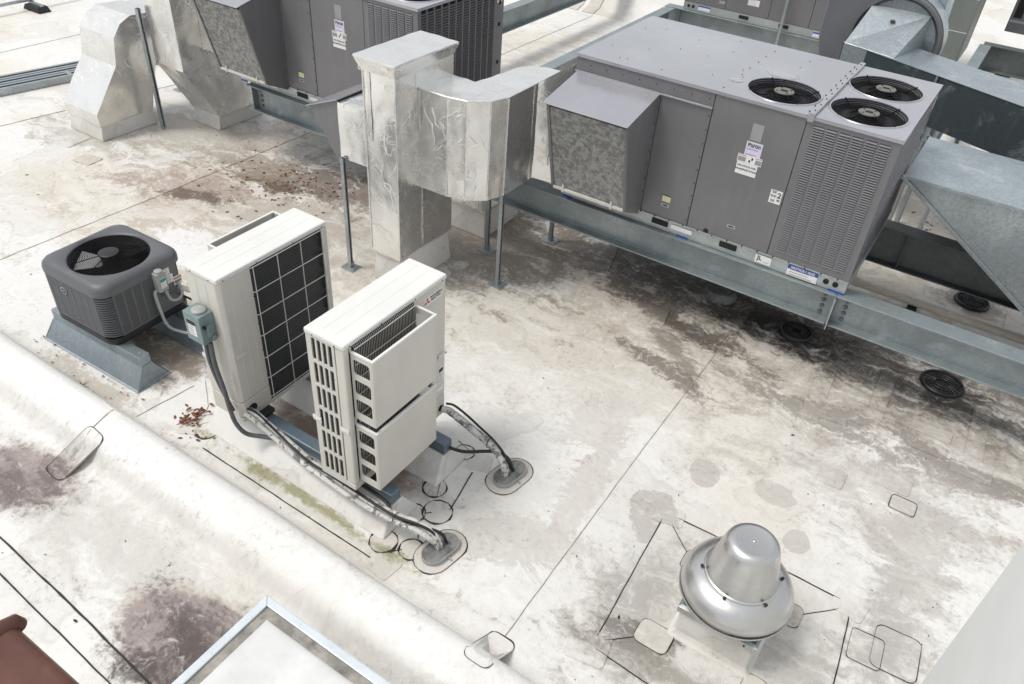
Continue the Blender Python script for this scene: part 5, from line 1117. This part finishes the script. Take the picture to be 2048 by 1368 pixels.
prof = [(.245, .596), (.240, .602), (.232, .606), (.224, .640), (.205, .72), (.188, .80), (.178, .85), (.166, .885), (.146, .908), (.118, .918), (.112, .917), (.105, .915), (.02, .914), (.002, .913)]
obj('motor_dome', G().lathe(prof, 80), M_ALU, ef, smooth=50)
obj('top_rivet', G().lathe([(.012, .9145), (.008, .919), (.001, .920)], 12), M_ALU, ef, smooth=60)
for k in range(6):
    u = R(25 + 60 * k); obj('dome_bolt', G().lathe([(.010, .594), (.011, .606), (.005, .611), (.001, .612)], 8, (.256 * math.cos(u), .256 * math.sin(u), 0)), M_DARK, ef)
obj('cap_screw', G().ball((.19, -.2725, .29), .008), M_DARK, ef); obj('cap_screw', G().ball((-.1, -.2725, .29), .007), M_ALU, ef)
for sx, sy, w_, d_ in ((-1, -1, .24, .20), (1, -1, .16, .26), (1, 1, .2, .2), (-1, 1, .2, .2)):
    pl_ = [(sx * .345 + px, sy * .36 + py) for px, py in rrect(w_, d_, .05, 4)]
    o2 = obj('corner_patch', G().loft([[(a_, b_, z) for a_, b_ in pl_] for z in (.0065, .010)]), M_PATCHL, ef); ribbon_loop(pl_, o2, .005, .008)

# ---------------------------------------------------------------- foreground pieces
rh = thing('roof_hatch', 'white topped low roof box with pale metal edging in the foreground', 'roof hatch', (-2.645, 1.717, 0))
X1, Y1, zt = 1.5, -.98, .45
obj('box', G().box(.012, X1, Y1, -.012, .002, .42), M_CURB, rh)
for nm, g in (('edge_strip', G().prism([(.0, 0.), (X1, 0.), (X1, -.052), (.052, -.052)], 'z', .421, zt)), ('edge_strip', G().prism([(0, -.0015), (.0505, -.052), (.0505, Y1), (0, Y1)], 'z', .421, zt))): obj(nm, g, M_EDGE, rh, bevel=.004)
obj('edge_drip', G().box(-.004, -.0005, Y1, .003, .36, .446), M_EDGE, rh); obj('edge_drip', G().box(-.004, X1, .0005, .004, .36, .446), M_EDGE, rh)
obj('gasket_bed', G().hexa([(.053, Y1, .4215), (X1, Y1, .4215), (X1, -.053, .4215), (.053, -.053, .4215), (.053, Y1, .432), (X1, Y1, .432), (X1, -.053, .432), (.053, -.053, .432)]), M_GASKET, rh)
pn = []
for q, z in ((.115, .4325), (.132, .447), (.17, .456), (.30, .462), (.45, .464)): pn.append([(x, y, z) for x, y in ((q, -q), (X1 + .3 - q, -q), (X1 + .3 - q, Y1 - .3 + q), (q, Y1 - .3 + q))])
pn = [[(min(x, X1), max(y, Y1), z) for x, y, z in l] for l in pn]
obj('membrane_top', G().loft(pn, True, False, True), M_PANEL, rh, smooth=40)

br = thing('brown_parapet_cap', 'brown painted metal cap of a near wall in the bottom left corner', 'wall cap', (-3.25, .64, 0))
cp = [(-1.2, .9)] + [(-.06 + .06 * math.sin(R(6 * k)), .94 + .06 * math.cos(R(6 * k))) for k in range(0, 22)] + [(-.02, .80), (-1.2, .80)]
cp = [(-1.2, 1.0)] + cp[1:]
obj('cap_sheet', G().prism(cp, 'x', 0, 2.3), M_BROWN, br, smooth=40)
obj('end_roll', G().tube([(.0, -1.2, .985), (.0, -.04, .985), (.0, .0, .97), (.0, .012, .93)], .045, 14), M_BROWN, br, smooth=50)
obj('wall_below', G().box(.03, 2.28, -1.15, -.05, .002, .80), M_WALL, br)
wl = thing('white_wall', 'plain white rendered wall filling the lower right corner', 'wall', (.985, 3.89, 0))
obj('render', G().box(0, .30, -5, 0, .002, 2.1), M_WALL, wl, bevel=.02, segs=4)

# ---------------------------------------------------------------- leaves and grit
def leaf(g, a, b, s, z=.006):
    u = random.uniform(0, 6.28); c, s_ = math.cos(u), math.sin(u); cu = random.uniform(.1, .5) * s
    out = [(-1, 0, 0), (-.5, .32, .3), (0, .42, .5), (.55, .25, .3), (1, 0, .1), (.55, -.25, .3), (0, -.42, .5), (-.5, -.32, .3)]
    vs = [(a + (x * c - y * s_) * s, b + (x * s_ + y * c) * s, z + h * cu) for x, y, h in out] + [(a, b, z + .002)]
    g.add(vs, [(i, (i + 1) % 8, 8) for i in range(8)])
g = G()
for k in range(46): leaf(g, random.gauss(-4.70, .055), random.gauss(2.73, .075), random.uniform(.018, .034), random.uniform(.008, .04))
for k in range(16): leaf(g, random.gauss(-4.58, .10), random.gauss(2.62, .06), random.uniform(.012, .026))
o = obj('leaf_litter', g, M_LEAF); o['kind'] = 'stuff'; tag(o, 'heap of brown dead leaves beside the left ivory unit', 'leaves')
g = G()
for k in range(120): leaf(g, random.gauss(-7.2, .75), random.gauss(6.1, .55), random.uniform(.010, .030))
for k in range(60): leaf(g, random.gauss(-7.1, .25) , random.gauss(6.3, .35), random.uniform(.012, .03))
for k in range(40): leaf(g, random.uniform(-6.7, -5.2), random.uniform(2.2, 2.62), random.uniform(.008, .02), .012)
o = obj('leaf_litter', g, M_LEAF); o['kind'] = 'stuff'; tag(o, 'scattered dead leaves below the left rooftop unit and by the condenser', 'leaves')
g = G()
for k in range(420):
    a, b = random.uniform(-10, 1.6), random.uniform(.8, 8.5)
    if 1.78 < b < 2.45: continue
    leaf(g, a, b, random.uniform(.004, .011) * (2.2 if random.random() < .06 else 1), .005)
for k in range(160): leaf(g, random.uniform(-.5, 1.2), random.uniform(9.3, 11.5), random.uniform(.01, .035), .005)
o = obj('roof_grit', g, M_DEBRIS); o['kind'] = 'stuff'; tag(o, 'small dark specks of debris strewn over the roof', 'debris')
g = G()
for k in range(5):
    u = R(72 * k + 15); P = [(.015 * math.cos(u - .5), .015 * math.sin(u - .5), .006), (.085 * math.cos(u), .085 * math.sin(u), .012 + .01 * (k % 2)), (.015 * math.cos(u + .5), .015 * math.sin(u + .5), .006), (0, 0, .008)]; g.add(P, [(0, 1, 2, 3)])
g.add([(0, 0, .007), (-.07, -.075, .006), (-.066, -.08, .006)], [(0, 1, 2)])
o = obj('oak_leaf', g, paint('brown_leaf', (.20, .12, .06), .7, var=.3, scale=20), loc=(-5.78, 2.42, 0)); tag(o, 'large star shaped brown leaf in front of the near metal stand', 'leaf')
